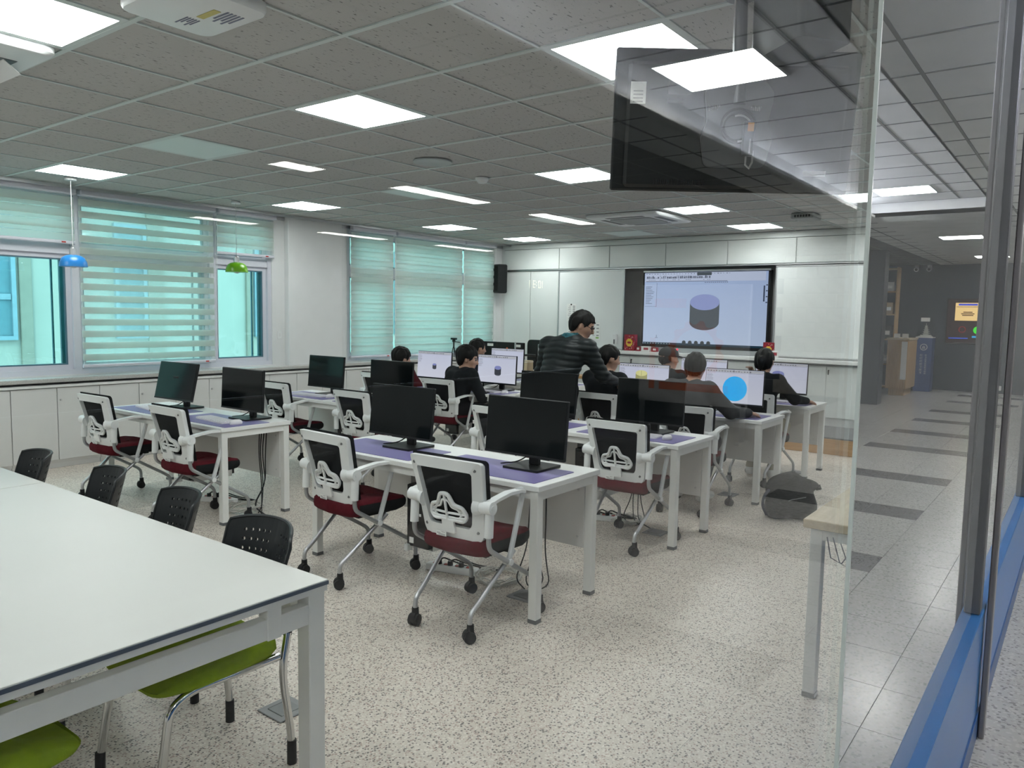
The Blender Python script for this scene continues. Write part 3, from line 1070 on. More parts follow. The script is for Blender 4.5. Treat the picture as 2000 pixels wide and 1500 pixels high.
keyboard(3, 1, 1, .24, .10, 0, True, -.02, -.34)

# ---------------------------------------------------------------- computers hung under the desks
pcb = MB().cbox(0, .40, -.085, .085, 0, .37, .004).mesh('case', M_BLACK)
pf = MB().box(-.006, 0, -.083, .083, .002, .368).cbox(-.010, -.005, -.075, .075, .27, .35, .002).mesh('front_panel', mat('gloss black plastic', (.012, .012, .013, 1), .2), smooth=False)
pbt = MB().cyl((-.010, -.045, .33), (-.014, -.045, .33), .012, .012, 12).cyl((-.010, .0, .318), (-.013, .0, .318), .006, .006, 8).cyl((-.010, .03, .318), (-.013, .03, .318), .006, .006, 8).mesh('buttons', M_DGREY)
pst = MB().box(-.0075, -.006, .03, .065, .02, .055).box(-.0075, -.006, -.03, -.015, .19, .205).mesh('sticker', M_PAPER, smooth=False)
hang = MB()
hang.box(.03, .37, -.095, -.090, -.012, .49).box(.03, .37, .090, .095, -.012, .49).box(.03, .37, -.095, .095, -.015, -.010)
hang.cbox(-.03, .02, .06, .09, -.03, .01, .004)
hangm = hang.mesh('hanger', M_STEELW, smooth=False)
for r, c, y, x in ((0, 0, 5.78, .18), (0, 1, 3.08, .10), (1, 0, 5.80, .20), (1, 1, 3.00, .20), (2, 0, 5.80, .2), (2, 1, 3.0, .2)):
    t = thing('computer_tower', 'black computer tower hung under the %s %s desk' % (RN[r], CN[c]), 'computer', (ROWX[r] + x, y, .20), 0, 'computer towers under the desks')
    obj('case', pcb, t)
    obj('front_panel', pf, t)
    obj('buttons', pbt, t)
    obj('sticker', pst, t)
    obj('hanger', hangm, t)

# ================================================================ mesh-back office chairs
def make_chair():
    t = thing('office_chair', 'x', 'chair', (0, 0, 0), 0, 'white-framed office chairs with dark red seats')
    # seat
    out = rpoly([(-.20, -.20), (.12, -.235), (.235, -.19), (.25, 0), (.235, .19), (.12, .235), (-.20, .20), (-.225, 0)], .07, 4)
    sm = MB()
    dip = lambda b: (lambda x, y: b + .012 * (abs(y) / .23) ** 2 - .018 * max(0, (x - .12) / .13) ** 2)
    sm.cushion(out, [(.80, .395), (.93, .398), (.985, .412), (1.0, .432), (.985, dip(.455)), (.93, dip(.470)), (.75, dip(.475)), (.45, dip(.468)), (.1, dip(.464))])
    fc = []
    for f in sm.f:
        cx = sum(sm.v[i][0] for i in f) / len(f)
        cy = sum(sm.v[i][1] for i in f) / len(f)
        cz = sum(sm.v[i][2] for i in f) / len(f)
        side = cz < .462 and abs(cy) > .10
        fc.append(1 if (side and cx > .02 + (.462 - cz) * .5 - .1) or cz < .400 else 0)
    sm.mi = fc
    sm.build('seat', [M_RED, M_SEATK], t, ang=60)
    # backrest: frame ring, mesh, lumbar support
    def fn(u, w, d):
        k = (w - .46) / .42
        x = -.190 - .085 * k - .02 * k * k + d + .055 * (abs(u) / .23) ** 2
        return (x, u, w)
    wt, wb = .225, .190
    outer = rpoly([(-wb + .03, .455), (wb - .03, .455), (wb, .50), (wb + .012, .62), (wt, .865), (wt - .01, .878), (-wt + .01, .878), (-wt, .865), (-wb - .012, .62), (-wb, .50)], [.05, .05, .05, .1, .03, .03, .03, .03, .1, .05], 4)
    inner = rpoly([(-.125, .535), (.125, .535), (.138, .56), (.150, .64), (.172, .815), (.165, .826), (-.165, .826), (-.172, .815), (-.150, .64), (-.138, .56)], [.03, .03, .03, .1, .02, .02, .02, .02, .1, .03], 4)
    bf = MB().ring(outer, inner, fn, -.016, .012).build('back_frame', M_PLASTIC, t, ang=50)
    for y, z in ((.19, .84), (-.19, .84), (.163, .52), (-.163, .52)):
        p = fn(y, z, -.016)
        MB().cyl((p[0] - .0015, p[1], p[2]), (p[0] + .004, p[1], p[2]), .008, .008, 10).build('screw_hole', M_DGREY, bf)
    p = fn(.05, .487, -.0165)
    MB().box(p[0] - .002, p[0] + .001, .02, .085, .475, .498).build('label_sticker', M_PAPER, bf, smooth=False)
    q = MB()
    for k, (a, b) in enumerate(((.028, .052), (.058, .080), (.028, .078), (.028, .070))):
        q.box(p[0] - .0026, p[0], a, b, .4935 - k * .0052, .4958 - k * .0052)
    q.build('label_print', M_INK, bf, smooth=False)
    mo = [(u * 1.055, .665 + (w - .665) * 1.05) for u, w in outer]
    MB().plate([(u, max(w, .50)) for u, w in mo], fn, .013, .024).build('back_mesh', MATS['mesh'], t, ang=60)
    lum = MB()
    def lp(u, w, d=0):
        k = (w - .46) / .42
        return (-.190 - .085 * k - .02 * k * k - .012 + d + .03 * (abs(u) / .15) ** 2, u, w)
    ol = rpoly([(-.045, .572), (-.10, .566), (-.126, .600), (-.10, .640), (-.052, .652), (-.026, .706), (.026, .706), (.052, .652), (.10, .640), (.126, .600), (.10, .566), (.045, .572)], .03, 3)
    ol = [(u * .93, w) for u, w in ol]
    lum.tube([lp(u, w) for u, w in ol], .0105, 6, True)
    il = [(u * .74, .606 + (w - .606) * .68) for u, w in ol]
    lum.tube([lp(u, w, .002) for u, w in il], .0065, 6, True)
    lum.tube([lp(0, .57), lp(0, .70)], .008, 6)
    lum.tube([lp(-.115, .604), lp(0, .606), lp(.115, .604)], .0065, 6)
    lum.tube([lp(-.10, .585), lp(-.05, .582), lp(.05, .582), lp(.10, .585)], .006, 6)
    lum.tube([lp(-.03, .70), lp(-.04, .655), lp(-.075, .625), lp(-.105, .61)], .005, 6)
    lum.tube([lp(.03, .70), lp(.04, .655), lp(.075, .625), lp(.105, .61)], .005, 6)
    lum.plate(rrect(-.038, .038, .50, .578, .01, 2), lambda u, w, d: lp(u, w, d), -.006, .006)
    lum.build('lumbar_support', M_PLASTIC, t, ang=60)
    # arms and legs
    for s in (-1, 1):
        a = MB()
        Y = .238 * s
        a.cyl((-.205, Y - .045 * s, .655), (-.205, Y - .075 * s, .652), .032, .045, 14)
        a.cyl((-.205, Y + .024 * s, .660), (-.205, Y - .046 * s, .655), .032, .030, 16)
        a.cyl((-.205, Y + .024 * s, .660), (-.205, Y + .027 * s, .660), .014, .014, 12)
        top = [(-.215, .655), (-.20, .690), (-.15, .700), (-.05, .712), (.04, .708), (.075, .700)]
        for k in range(len(top) - 1):
            (x0, z0), (x1, z1) = top[k], top[k + 1]
            w0 = .022
            a.add([(x0, Y - w0, z0), (x0, Y + w0, z0), (x0, Y + w0, z0 - .016), (x0, Y - w0, z0 - .016), (x1, Y - w0, z1), (x1, Y + w0, z1), (x1, Y + w0, z1 - .016), (x1, Y - w0, z1 - .016)],
                  [(0, 4, 5, 1), (1, 5, 6, 2), (2, 6, 7, 3), (3, 7, 4, 0), (0, 1, 2, 3), (7, 6, 5, 4)])
        arm = a.build('armrest', M_PLASTIC, t, ang=50)
        MB().tube(smooth_path([(-.20, Y, .65), (-.206, Y, .515)], 2), .0225, 10).build('sleeve', M_PLASTIC, arm)
        MB().tube(smooth_path([(.03, Y, .706), (.078, Y, .700), (.070, Y, .66), (-.03, Y - .004 * s, .352)], 4, .03), [.013] * 5 + [.016] * 7 if False else .0145, 8, flat=1.0).build('strut', mat('pale grey strut', (.60, .61, .62, 1), .4), arm)
        MB().tube(smooth_path([(-.206, Y, .53), (-.204, Y, .455), (.205, Y - .004 * s, .205), (.262, Y - .008 * s, .165), (.264, Y - .008 * s, .072)], 4, .05), .0125, 10).build('front_leg', M_GREYT, t)
        MB().tube(smooth_path([(.055, .205 * s, .385), (-.215, .18 * s, .170), (-.262, .176 * s, .14), (-.264, .176 * s, .072)], 4, .05), .0125, 10).build('rear_leg', M_ALU, t)
        MB().cyl((-.03, Y + .016 * s, .352), (-.03, Y - .03 * s, .352), .017, .017, 10).build('pivot_bolt', M_PLASTIC, t)
    MB().tube([(.05, -.205, .378), (.05, .205, .378)], .011, 8).box(-.12, .12, -.16, .16, .378, .396).build('seat_support', M_BLACK, t)
    cm = MB()
    for s in (-1, 1):
        cm.cyl((0, .006 * s, .031), (0, .025 * s, .031), .031, .029, 16)
    cm.cyl((-.002, -.012, .040), (-.002, .012, .040), .030, .030, 14)
    cm.cyl((.006, 0, .050), (.006, 0, .092), .019, .017, 10)
    cmesh = cm.mesh('caster', M_RUBBER, ang=50)
    for x, y in ((.264, .23), (.264, -.23), (-.264, .176), (-.264, -.176)):
        obj('caster', cmesh, t, (x - .004, y, 0), (0, 0, random.uniform(-.7, .7)))
    return t
def meshfab():
    m = bpy.data.materials.new('mesh')
    m.use_nodes = True
    nt = m.node_tree
    b = nt.nodes['Principled BSDF']
    b.inputs['Base Color'].default_value = (.007, .008, .009, 1)
    b.inputs['Roughness'].default_value = .8
    b.inputs['Specular IOR Level'].default_value = .1
    b.inputs['Alpha'].default_value = .86
    MATS['mesh'] = m
meshfab()
chair0 = make_chair()
CH = [(0, 0, 0, 3.05, 6.33, 2), (0, 0, 1, 3.06, 5.22, 0), (0, 1, 0, 3.07, 3.48, -4), (0, 1, 1, 2.975, 2.47, 2),
      (1, 0, 0, 4.72, 6.30, 0), (1, 0, 1, 4.72, 5.17, 0), (1, 1, 0, 4.73, 3.55, 0), (1, 1, 1, 4.69, 2.49, 0),
      (2, 0, 0, 6.27, 6.55, 0), (2, 0, 1, 6.22, 5.52, 0), (2, 1, 0, 6.22, 3.56, 0), (2, 1, 1, 5.88, 2.55, 4),
      (3, 0, 0, 7.38, 6.10, 0), (3, 1, 0, 7.34, 3.45, 0), (3, 1, 1, 7.33, 2.50, -6)]
OCC = {(2, 0, 0), (2, 0, 1), (2, 1, 0), (2, 1, 1), (3, 0, 0), (3, 1, 0), (3, 1, 1)}
for k, (r, c, s, x, y, yaw) in enumerate(CH):
    lab = '%s office chair with dark red seat, %s' % ('occupied white' if (r, c, s) in OCC else 'empty white', seatname(r, c, s))
    if k == 0:
        chair0.location = (x, y, 0)
        chair0.rotation_euler = (0, 0, R(yaw))
        chair0['label'] = lab
    else:
        dup(chair0, lab, (x, y, 0), R(yaw))

# ================================================================ big meeting tables and green chairs
M_EDGEB = mat('dark blue table edge', (.06, .08, .115, 1), .4)
M_TTOP = mat('satin white table top', (.60, .595, .575, 1), .42, var=.015, vscale=2)
def big_table(y0, y1, label):
    x0, x1 = .35, 1.555
    t = thing('meeting_table', label, 'table', (x0, y0, 0), 0, 'white meeting tables')
    Wd, L = x1 - x0, y1 - y0
    MB().cbox(.0, Wd, .0, L, DT - .012, DT, .0015).build('table_top', M_TTOP, t)
    MB().box(-.0015, Wd + .0015, -.0015, L + .0015, DT - .016, DT - .0045).build('edge_strip', M_EDGEB, t, smooth=False)
    MB().box(.002, Wd - .002, .002, L - .002, DT - .036, DT - .0125).build('core_board', M_STEELW, t, smooth=False)
    for x in (.02, Wd - .066):
        for y in (.012, L - .074):
            MB().cbox(x, x + .062, y, y + .062, .0, DT - .036, .003).build('leg', M_STEELW, t)
    for y in (.014, L - .054):
        r = MB().cbox(.082, Wd - .066, y, y + .04, .585, .650, .002).build('apron_rail', M_STEELW, t)
        for x in (.22, Wd - .22):
            MB().cbox(x, x + .05, y - .003, y + .043, .582, DT - .036, .002).build('spacer_block', M_STEELW, r)
    for x in (.03, Wd - .065):
        MB().cbox(x, x + .035, .112, L - .112, .60, .66, .002).build('side_rail', M_STEELW, t)
    return t
big_table(1.905, 4.035, 'long white meeting table in the lower left foreground')
big_table(4.045, 6.17, 'second white meeting table at the left edge behind the foreground table')
M_SHELL = mat('black perforated plastic', (.012, .014, .016, 1), .38, var=.05, spec=.3)
def make_gchair():
    t = thing('stacking_chair', 'x', 'chair', (0, 0, 0), 0, 'black-backed chairs with green seats around the meeting tables')
    out = rpoly([(-.21, -.20), (.10, -.240), (.235, -.215), (.25, 0), (.235, .215), (.10, .240), (-.21, .20)], .07, 4)
    dip = lambda b: (lambda x, y: b - .035 * max(0, (x - .08) / .16) ** 2 + .008 * (abs(y) / .22) ** 2)
    MB().cushion(out, [(.85, .405), (.96, .408), (1.0, .424), (.99, dip(.446)), (.95, dip(.458)), (.75, dip(.464)), (.4, dip(.460)), (.1, dip(.458))]).build('seat', M_GREEN, t, ang=70)
    MB().cushion(out, [(.70, .392), (.84, .394), (.85, .406)]).build('seat_pan', M_BLACK, t)
    # perforated shell back: a curved grid with round holes
    NU, NV = 16, 7
    z0, z1 = .575, .815
    def P(u, v, d):
        w = .205 - .012 * (1 - v) - .012 * max(0, v - .86) / .14 - .02 * max(0, (.12 - v)) / .12
        y = (u - .5) * 2 * w
        x = -.265 - .065 * v + .085 * (2 * u - 1) ** 2 + d
        z = z0 + (z1 - z0) * v - .018 * (2 * u - 1) ** 4 * (1 if v > .5 else 0) * (v - .5) * 2
        return (x, y, z)
    mb = MB()
    holes = set()
    for j in range(2, 6):
        for i in list(range(2, 7)) + list(range(9, 14)):
            holes.add((i, j))
    for i in range(NU):
        for j in range(NV):
            u0, u1, v0, v1 = i / NU, (i + 1) / NU, j / NV, (j + 1) / NV
            if (i, j) not in holes:
                vs = [P(u, v, d) for d in (0, -.008) for u, v in ((u0, v0), (u1, v0), (u1, v1), (u0, v1))]
                mb.add(vs, [(0, 1, 2, 3), (7, 6, 5, 4)])
            else:
                um, vm = (u0 + u1) / 2, (v0 + v1) / 2
                ring = [(u0, v0), (um, v0), (u1, v0), (u1, vm), (u1, v1), (um, v1), (u0, v1), (u0, vm)]
                hr = [(um + (u1 - u0) * .25 * math.cos(a), vm + (v1 - v0) * .205 * math.sin(a)) for a in [R(225 + 45 * k) for k in range(8)]]
                vs = [P(u, v, d) for d in (0, -.008) for L in (ring, hr) for u, v in L]
                fs = []
                for k in range(8):
                    l = (k + 1) % 8
                    fs += [(k, l, 8 + l, 8 + k), (16 + l, 16 + k, 24 + k, 24 + l), (8 + k, 8 + l, 24 + l, 24 + k)]
                mb.add(vs, fs)
    edge = [(0, j / NV) for j in range(NV)] + [(i / NU, 1) for i in range(NU)] + [(1, 1 - j / NV) for j in range(NV)] + [(1 - i / NU, 0) for i in range(NU)]
    mb.tube([P(u, v, -.004) for u, v in edge], .0065, 6, True)
    mb.build('backrest', M_SHELL, t, ang=50)
    for s in (-1, 1):
        MB().tube(smooth_path([(-.27, .17 * s, .64), (-.245, .185 * s, .52), (-.235, .19 * s, .46)], 3, .04), .015, 8).build('back_bracket', M_BLACK, t)
        l = MB().tube(smooth_path([(-.236, .192 * s, .47), (-.205, .20 * s, .34), (-.235, .205 * s, .12), (-.238, .206 * s, .03)], 4, .06), .0135, 10).build('rear_leg', M_CHROME, t)
        MB().cyl((-.238, .206 * s, 0), (-.238, .206 * s, .085), .017, .0165, 12).build('leg_tip', M_RUBBER, l)
        l = MB().tube(smooth_path([(-.20, .19 * s, .395), (.12, .195 * s, .392), (.185, .2 * s, .36), (.235, .205 * s, .06), (.236, .205 * s, .03)], 5, .06), .0135, 10).build('front_leg', M_CHROME, t)
        MB().cyl((.236, .205 * s, 0), (.234, .205 * s, .085), .017, .0165, 12).build('leg_tip', M_RUBBER, l)
    MB().tube([(-.19, -.19, .386), (-.19, .19, .386)], .010, 8).build('cross_bar', M_CHROME, t)
    return t
g0 = make_gchair()
G = [(1.35, 2.35, 177, 'green-seated chair tucked under the near corner of the foreground table'), (1.40, 3.03, 168, 'green-seated chair, second black back from the near table corner'),
     (1.42, 3.70, 168, 'green-seated chair, third black back from the near table corner'), (1.38, 4.40, 172, 'green-seated chair at the table joint, leftmost black back'),
     (.62, 2.25, 4, 'green-seated chair on the near side under the foreground table, lower left')]
for k, (x, y, yaw, lab) in enumerate(G):
    if k == 0:
        g0.location = (x, y, 0)
        g0.rotation_euler = (0, 0, R(yaw))
        g0['label'] = lab
    else:
        dup(g0, lab, (x, y, 0), R(yaw))
# ================================================================ people: one smooth-blended surface each
def _smin(a, b, k):
    h = np.clip(0.5 + 0.5 * (b - a) / k, 0, 1)
    return b * (1 - h) + a * h - k * h * (1 - h)
def _sd(pr, P):
    if pr['t'] == 'cone':
        a, b = np.array(pr['a'], float), np.array(pr['b'], float)
        ba = b - a
        h = np.clip(((P - a) @ ba) / max(ba @ ba, 1e-9), 0, 1)
        return np.linalg.norm(P - a - h[..., None] * ba, axis=-1) - (pr['ra'] + (pr['rb'] - pr['ra']) * h)
    c, r = np.array(pr['c'], float), np.array(pr['r'], float)
    q = P - c
    if pr.get('R') is not None:
        q = q @ np.array(pr['R'])          # columns of R = local axes in body space
    k0 = np.linalg.norm(q / r, axis=-1)
    k1 = np.linalg.norm(q / (r * r), axis=-1)
    return k0 * (k0 - 1) / np.maximum(k1, 1e-6)
def surface(prims, res, warp=None, cut=None):
    """surface nets over the blended primitives -> verts, quads, material group of every quad"""
    lo = np.array([1e9] * 3)
    hi = -lo
    for p in prims:
        if p['t'] == 'cone':
            m = max(p['ra'], p['rb'])
            pts = [np.array(p['a']) - m, np.array(p['b']) - m, np.array(p['a']) + m, np.array(p['b']) + m]
        else:
            m = max(p['r'])
            pts = [np.array(p['c']) - m, np.array(p['c']) + m]
        for q in pts:
            lo = np.minimum(lo, q)
            hi = np.maximum(hi, q)
    lo -= res * 3 + .01
    hi += res * 3 + .01
    n = np.ceil((hi - lo) / res).astype(int) + 1
    ax = [lo[i] + res * np.arange(n[i]) for i in range(3)]
    F = np.full(n, 1.0)
    for p in prims:
        if p['t'] == 'cone':
            m = max(p['ra'], p['rb']) + .09
            a = np.minimum(p['a'], p['b']) - m
            b = np.maximum(p['a'], p['b']) + m
        else:
            m = max(p['r']) + .09
            a, b = np.array(p['c']) - m, np.array(p['c']) + m
        i0 = np.clip(np.floor((a - lo) / res).astype(int), 0, n - 1)
        i1 = np.clip(np.ceil((b - lo) / res).astype(int) + 1, 1, n)
        G = np.stack(np.meshgrid(*[ax[i][i0[i]:i1[i]] for i in range(3)], indexing='ij'), -1)
        d = _sd(p, G)
        sl = tuple(slice(i0[i], i1[i]) for i in range(3))
        if p.get('sub'):
            F[sl] = np.maximum(F[sl], -d)
        else:
            F[sl] = _smin(F[sl], d, p.get('k', .03))
    if warp is not None or cut is not None:
        G = np.stack(np.meshgrid(*ax, indexing='ij'), -1)
        if warp is not None:
            F = F + warp(G)
        if cut is not None:
            F = np.maximum(F, cut(G))
    S = F < 0
    nx, ny, nz = n
    acc = np.zeros((nx - 1, ny - 1, nz - 1, 3))
    cnt = np.zeros((nx - 1, ny - 1, nz - 1))
    corners = [(i, j, k) for i in (0, 1) for j in (0, 1) for k in (0, 1)]
    def sub(A, c):
        return A[c[0]:nx - 1 + c[0], c[1]:ny - 1 + c[1], c[2]:nz - 1 + c[2]]
    for c in corners:
        for a in range(3):
            if c[a]:
                continue
            e = list(c)
            e[a] = 1
            f0, f1 = sub(F, c), sub(F, e)
            x = (f0 < 0) != (f1 < 0)
            t = np.where(x, f0 / np.where(x, f0 - f1, 1), 0)
            off = np.array(c, float)
            pos = np.zeros(x.shape + (3,))
            pos[...] = off
            pos[..., a] = t
            acc += pos * x[..., None]
            cnt += x
    act = cnt > 0
    idx = -np.ones(act.shape, int)
    idx[act] = np.arange(act.sum())
    base = np.argwhere(act)
    V = lo + res * (base + acc[act] / cnt[act][:, None])
    Q = []
    for a in range(3):
        b, c = (a + 1) % 3, (a + 2) % 3
        s0 = [slice(None)] * 3
        s1 = [slice(None)] * 3
        s0[a] = slice(0, n[a] - 1)
        s1[a] = slice(1, n[a])
        x = S[tuple(s0)] != S[tuple(s1)]
        e = np.argwhere(x)
        e = e[(e[:, b] > 0) & (e[:, c] > 0) & (e[:, b] < n[b] - 1) & (e[:, c] < n[c] - 1)]
        ins = S[tuple(s0)][tuple(e.T)]
        def cell(db, dc):
            q = e.copy()
            q[:, b] -= db
            q[:, c] -= dc
            return idx[tuple(q.T)]
        q4 = np.stack([cell(1, 1), cell(0, 1), cell(0, 0), cell(1, 0)], 1)
        q4[~ins] = q4[~ins][:, ::-1]
        Q.append(q4)
    Q = np.concatenate(Q)
    C = V[Q].mean(1)
    best = np.full(len(C), 1e9)
    grp = np.zeros(len(C), int)
    for p in prims:
        if p.get('sub'):
            continue
        d = _sd(p, C) + p.get('bias', 0)
        m = d < best
        best[m] = d[m]
        grp[m] = p['g']
    return V, Q, grp
def cone(a, b, ra, rb, g, k=.03, bias=0):
    return dict(t='cone', a=tuple(a), b=tuple(b), ra=ra, rb=rb, g=g, k=k, bias=bias)
def ell(c, r, g, Rm=None, k=.03, bias=0, sub=False):
    return dict(t='ell', c=tuple(c), r=tuple(r), g=g, R=Rm, k=k, bias=bias, sub=sub)
def mesh_np(name, parts, mats):
    me = bpy.data.meshes.new(name)
    vs, fs, gs, n = [], [], [], 0
    for V, Q, g in parts:
        vs.append(V)
        fs.append(Q + n)
        gs.append(g)
        n += len(V)
    V, Q, g = np.concatenate(vs), np.concatenate(fs), np.concatenate(gs)
    me.from_pydata(V.tolist(), [], Q.tolist())
    for m in mats:
        me.materials.append(m)
    me.polygons.foreach_set('material_index', g.astype(np.int32))
    me.polygons.foreach_set('use_smooth', np.ones(len(Q), bool))
    me.update()
    return me
M_SKIN = mat('skin', (.46, .27, .19, 1), .5, var=.05, vscale=20)
M_HAIR = mat('black hair', (.006, .0055, .005, 1), .5, var=.3, vscale=90, bump=.6, bscale=160, spec=.2)
M_EYE = mat('dark eyes and brows', (.012, .010, .010, 1), .4)
M_LIP = mat('lips', (.36, .15, .12, 1), .5)
def ik(sh, ha, l1, l2, pole):
    sh, ha, pole = np.array(sh, float), np.array(ha, float), np.array(pole, float)
    d = ha - sh
    L = np.linalg.norm(d)
    if L > (l1 + l2) * .995:
        ha = sh + d / L * (l1 + l2) * .995
        d = ha - sh
        L = np.linalg.norm(d)
    u = d / L
    a = (l1 * l1 - l2 * l2 + L * L) / (2 * L)
    h = math.sqrt(max(l1 * l1 - a * a, 0))
    p = pole - u * (pole @ u)
    p /= np.linalg.norm(p)
    return sh + u * a + p * h, ha
def hand(w, d, n, side, s=1.0):
    """five-fingered hand: wrist w, pointing d, palm normal n (towards the palm)"""
    w, d, n = np.array(w, float), np.array(d, float), np.array(n, float)
    d = d / np.linalg.norm(d)
    n = n - d * (n @ d)
    n /= np.linalg.norm(n)
    l = np.cross(n, d) * side            # towards the thumb
    P = [ell(w + d * .045 * s + n * .003, (.048 * s, .036 * s, .015 * s), 0, np.stack([d, l, n], 1), .012), cone(w - d * .02, w + d * .015, .024 * s, .024 * s, 0, .015)]
    for k, (o, ln) in enumerate(((.027, .070), (.009, .079), (-.009, .073), (-.026, .057))):
        b = w + (d * .080 + l * o) * s
        m = b + (d * .62 + n * .30) * ln * .55 * s + l * o * .12
        e = m + (d * .42 + n * .72) * ln * .55 * s
        P += [cone(b - d * .02 * s, m, .0092 * s, .0085 * s, 0, .006), cone(m, e, .0085 * s, .0068 * s, 0, .006)]
    b = w + (d * .025 + l * .030 + n * .004) * s
    m = b + (d * .035 + l * .026 + n * .012) * s
    e = m + (d * .030 + l * .004 + n * .012) * s
    P += [cone(b, m, .0125 * s, .0105 * s, 0, .01), cone(m, e, .0105 * s, .008 * s, 0, .006)]
    return surface(P, .0042)
def rotm(yaw, pitch, roll=0):
    return np.array((Euler((roll, pitch, yaw), 'XYZ').to_matrix()))
def person(label, loc, yaw, top, pants, shoe, J, head_yaw=0, head_pitch=0, hs=1.0, res=.0095, hair='short', collar=None, ribs=0.0, hands=(1, 1), glasses=False, girth=1.0, group=None, hairm=None):
    """J: joints in body space (x forward, y left, z up): hip, waist, chest, neck, head, shL, shR, haL, haR, knL, knR, anL, anR"""
    G0, G1, G2, G3, G4, G5, G6 = 0, 1, 2, 3, 4, 5, 6       # skin, top, pants, shoes, eyes, lips, collar
    J = {k: np.array(v, float) for k, v in J.items()}
    P = []
    g = girth
    P.append(ell(J['hip'], (.125 * g, .165 * g, .11), G2, None, .05))
    P.append(cone(J['hip'] + [0, 0, .06], J['waist'], .125 * g, .120 * g, G1, .05))
    for s in (-1, 1):
        P.append(cone(J['waist'] + [0, .05 * s, 0], J['chest'] + [0, .075 * s, 0], .105 * g, .108 * g, G1, .06))
        P.append(cone(J['chest'] + [0, .06 * s, .03], J['neck'] + [-.01, .05 * s, -.045], .10 * g, .070 * g, G1, .05))
    parts = []
    for sd, s in (('L', 1), ('R', -1)):
        sh, ha = J['sh' + sd], J['ha' + sd]
        up = J.get('pole' + sd, np.array([-.35, .55 * s, -1.0]))
        el, ha = ik(sh, ha, .275, .245, up)
        J['el' + sd] = el
        P.append(cone(J['neck'] + [-.01, .03 * s, -.05], sh, .062, .072 * g, G1, .05))
        P.append(cone(sh, el, .068 * g, .052 * g, G1, .035))
        P.append(cone(el, ha, .051 * g, .036 * g, G1, .03))
        fd = (ha - el) / np.linalg.norm(ha - el)
        P.append(cone(ha - fd * .01, ha + fd * .02, .024, .024, G0, .012))
        if hands[0 if s > 0 else 1]:
            hd = J.get('hd' + sd, fd)
            parts.append(hand(ha + fd * .005, hd, J.get('pn' + sd, np.array([0, 0, -1.0])), -s, 1.0))
    for sd, s in (('L', 1), ('R', -1)):
        hp = J['hip'] + [0.02, .088 * s, -.015]
        P.append(cone(hp, J['kn' + sd], .092 * g, .065, G2, .04))
        P.append(cone(J['kn' + sd], J['an' + sd], .063, .045, G2, .03))
        an = J['an' + sd]
        tz = max(.035, an[2] - .055)
        P.append(cone([an[0] - .03, an[1], tz], [an[0] + .14, an[1] + .02 * s, tz - .003], .036, .034, G3, .03))
        P.append(cone(an, [an[0] - .01, an[1], tz], .040, .038, G3, .02, .0))
    # neck and head
    Rh = rotm(head_yaw, head_pitch)
    hc = J['head']
    def hp_(x, y, z):
        return hc + Rh @ (np.array([x, y, z]) * hs)
    P.append(cone(J['neck'] + [0, 0, -.05], hp_(-.02, 0, -.06), .056, .052, G0, .03))
    if collar is not None:
        for a in range(10):
            t0, t1 = 2 * PI * a / 10, 2 * PI * (a + 1) / 10
            c0 = J['neck'] + [.062 * math.cos(t0) + .008, .066 * math.sin(t0), .012 - .02 * math.cos(t0)]
            c1 = J['neck'] + [.062 * math.cos(t1) + .008, .066 * math.sin(t1), .012 - .02 * math.cos(t1)]
            P.append(cone(c0, c1, .018, .018, G6, .008, -.004))
    def he(c, r, gg, k=.02, bias=0):
        P.append(ell(hp_(*c), np.array(r) * hs, gg, Rh, k, bias))
    he((-.012, 0, .030), (.098, .077, .092), G0)
    he((.022, 0, -.030), (.072, .062, .080), G0, .03)
    he((.040, 0, -.085), (.038, .036, .030), G0, .03)
    P.append(cone(hp_(.085, 0, .018), hp_(.106, 0, -.018), .009 * hs, .013 * hs, G0, .015))
    for s in (-1, 1):
        he((-.008, .077 * s, -.004), (.018, .010, .030), G0, .008)
        he((.050, .042 * s, -.012), (.030, .026, .026), G0, .02)
        he((.083, .030 * s, .014), (.006, .012, .0045), G4, .003, -.0012)
        P.append(cone(hp_(.088, .018 * s, .034), hp_(.076, .046 * s, .034), .0035, .003, G4, .003, -.0012))
    he((.083, 0, -.058), (.010, .022, .008), G5, .006, -.004)
    warp = None
    if ribs:
        z0, z1 = J['hip'][2] + .05, J['neck'][2] - .01
        nr = ribs
        def warp(Gp):
            z, y, x = Gp[..., 2], Gp[..., 1], Gp[..., 0]
            m = (z > z0) & (z < z1) & (np.hypot(x - hc[0], y - hc[1]) > .0)
            return np.where(m, -.009 * np.abs(np.sin(PI * (z + .25 * np.abs(y) * .5) / nr)) + .003, 0)
    parts = [surface(P, res, warp)] + parts
    t = thing('person', label, 'person', loc, yaw, group)
    cm = collar or top
    obj('body', mesh_np('body', parts, [M_SKIN, top, pants, shoe, M_EYE, M_LIP, cm]), t)
    # hair
    H = []
    hq = []
    if hair == 'cap':
        H.append(ell(hp_(-.012, 0, .046), np.array((.112, .092, .088)) * hs, 0, Rh, .02))
        V, Q, gg = surface(H, .008, None, lambda Gp: -((Gp - hc) @ Rh[:, 2]) + .028)
        c = mesh_np('cap', [(V, Q, gg)], [mat('black cap cloth', (.012, .012, .013, 1), .8)])
        o = obj('cap', c, t)
        br = [hp_(.075, .06, .040), hp_(.115, .055, .034), hp_(.150, .03, .028), hp_(.162, 0, .026), hp_(.150, -.03, .028), hp_(.115, -.055, .034), hp_(.075, -.06, .040)]
        b = MB()
        n = len(br)
        dn = Rh @ np.array([0, 0, .006])
        b.add([tuple(p + dn) for p in br] + [tuple(p - dn) for p in br], [tuple(range(n)), tuple(range(2 * n - 1, n - 1, -1))] + [(i, i + n, (i + 1) % n + n, (i + 1) % n) for i in range(n)])
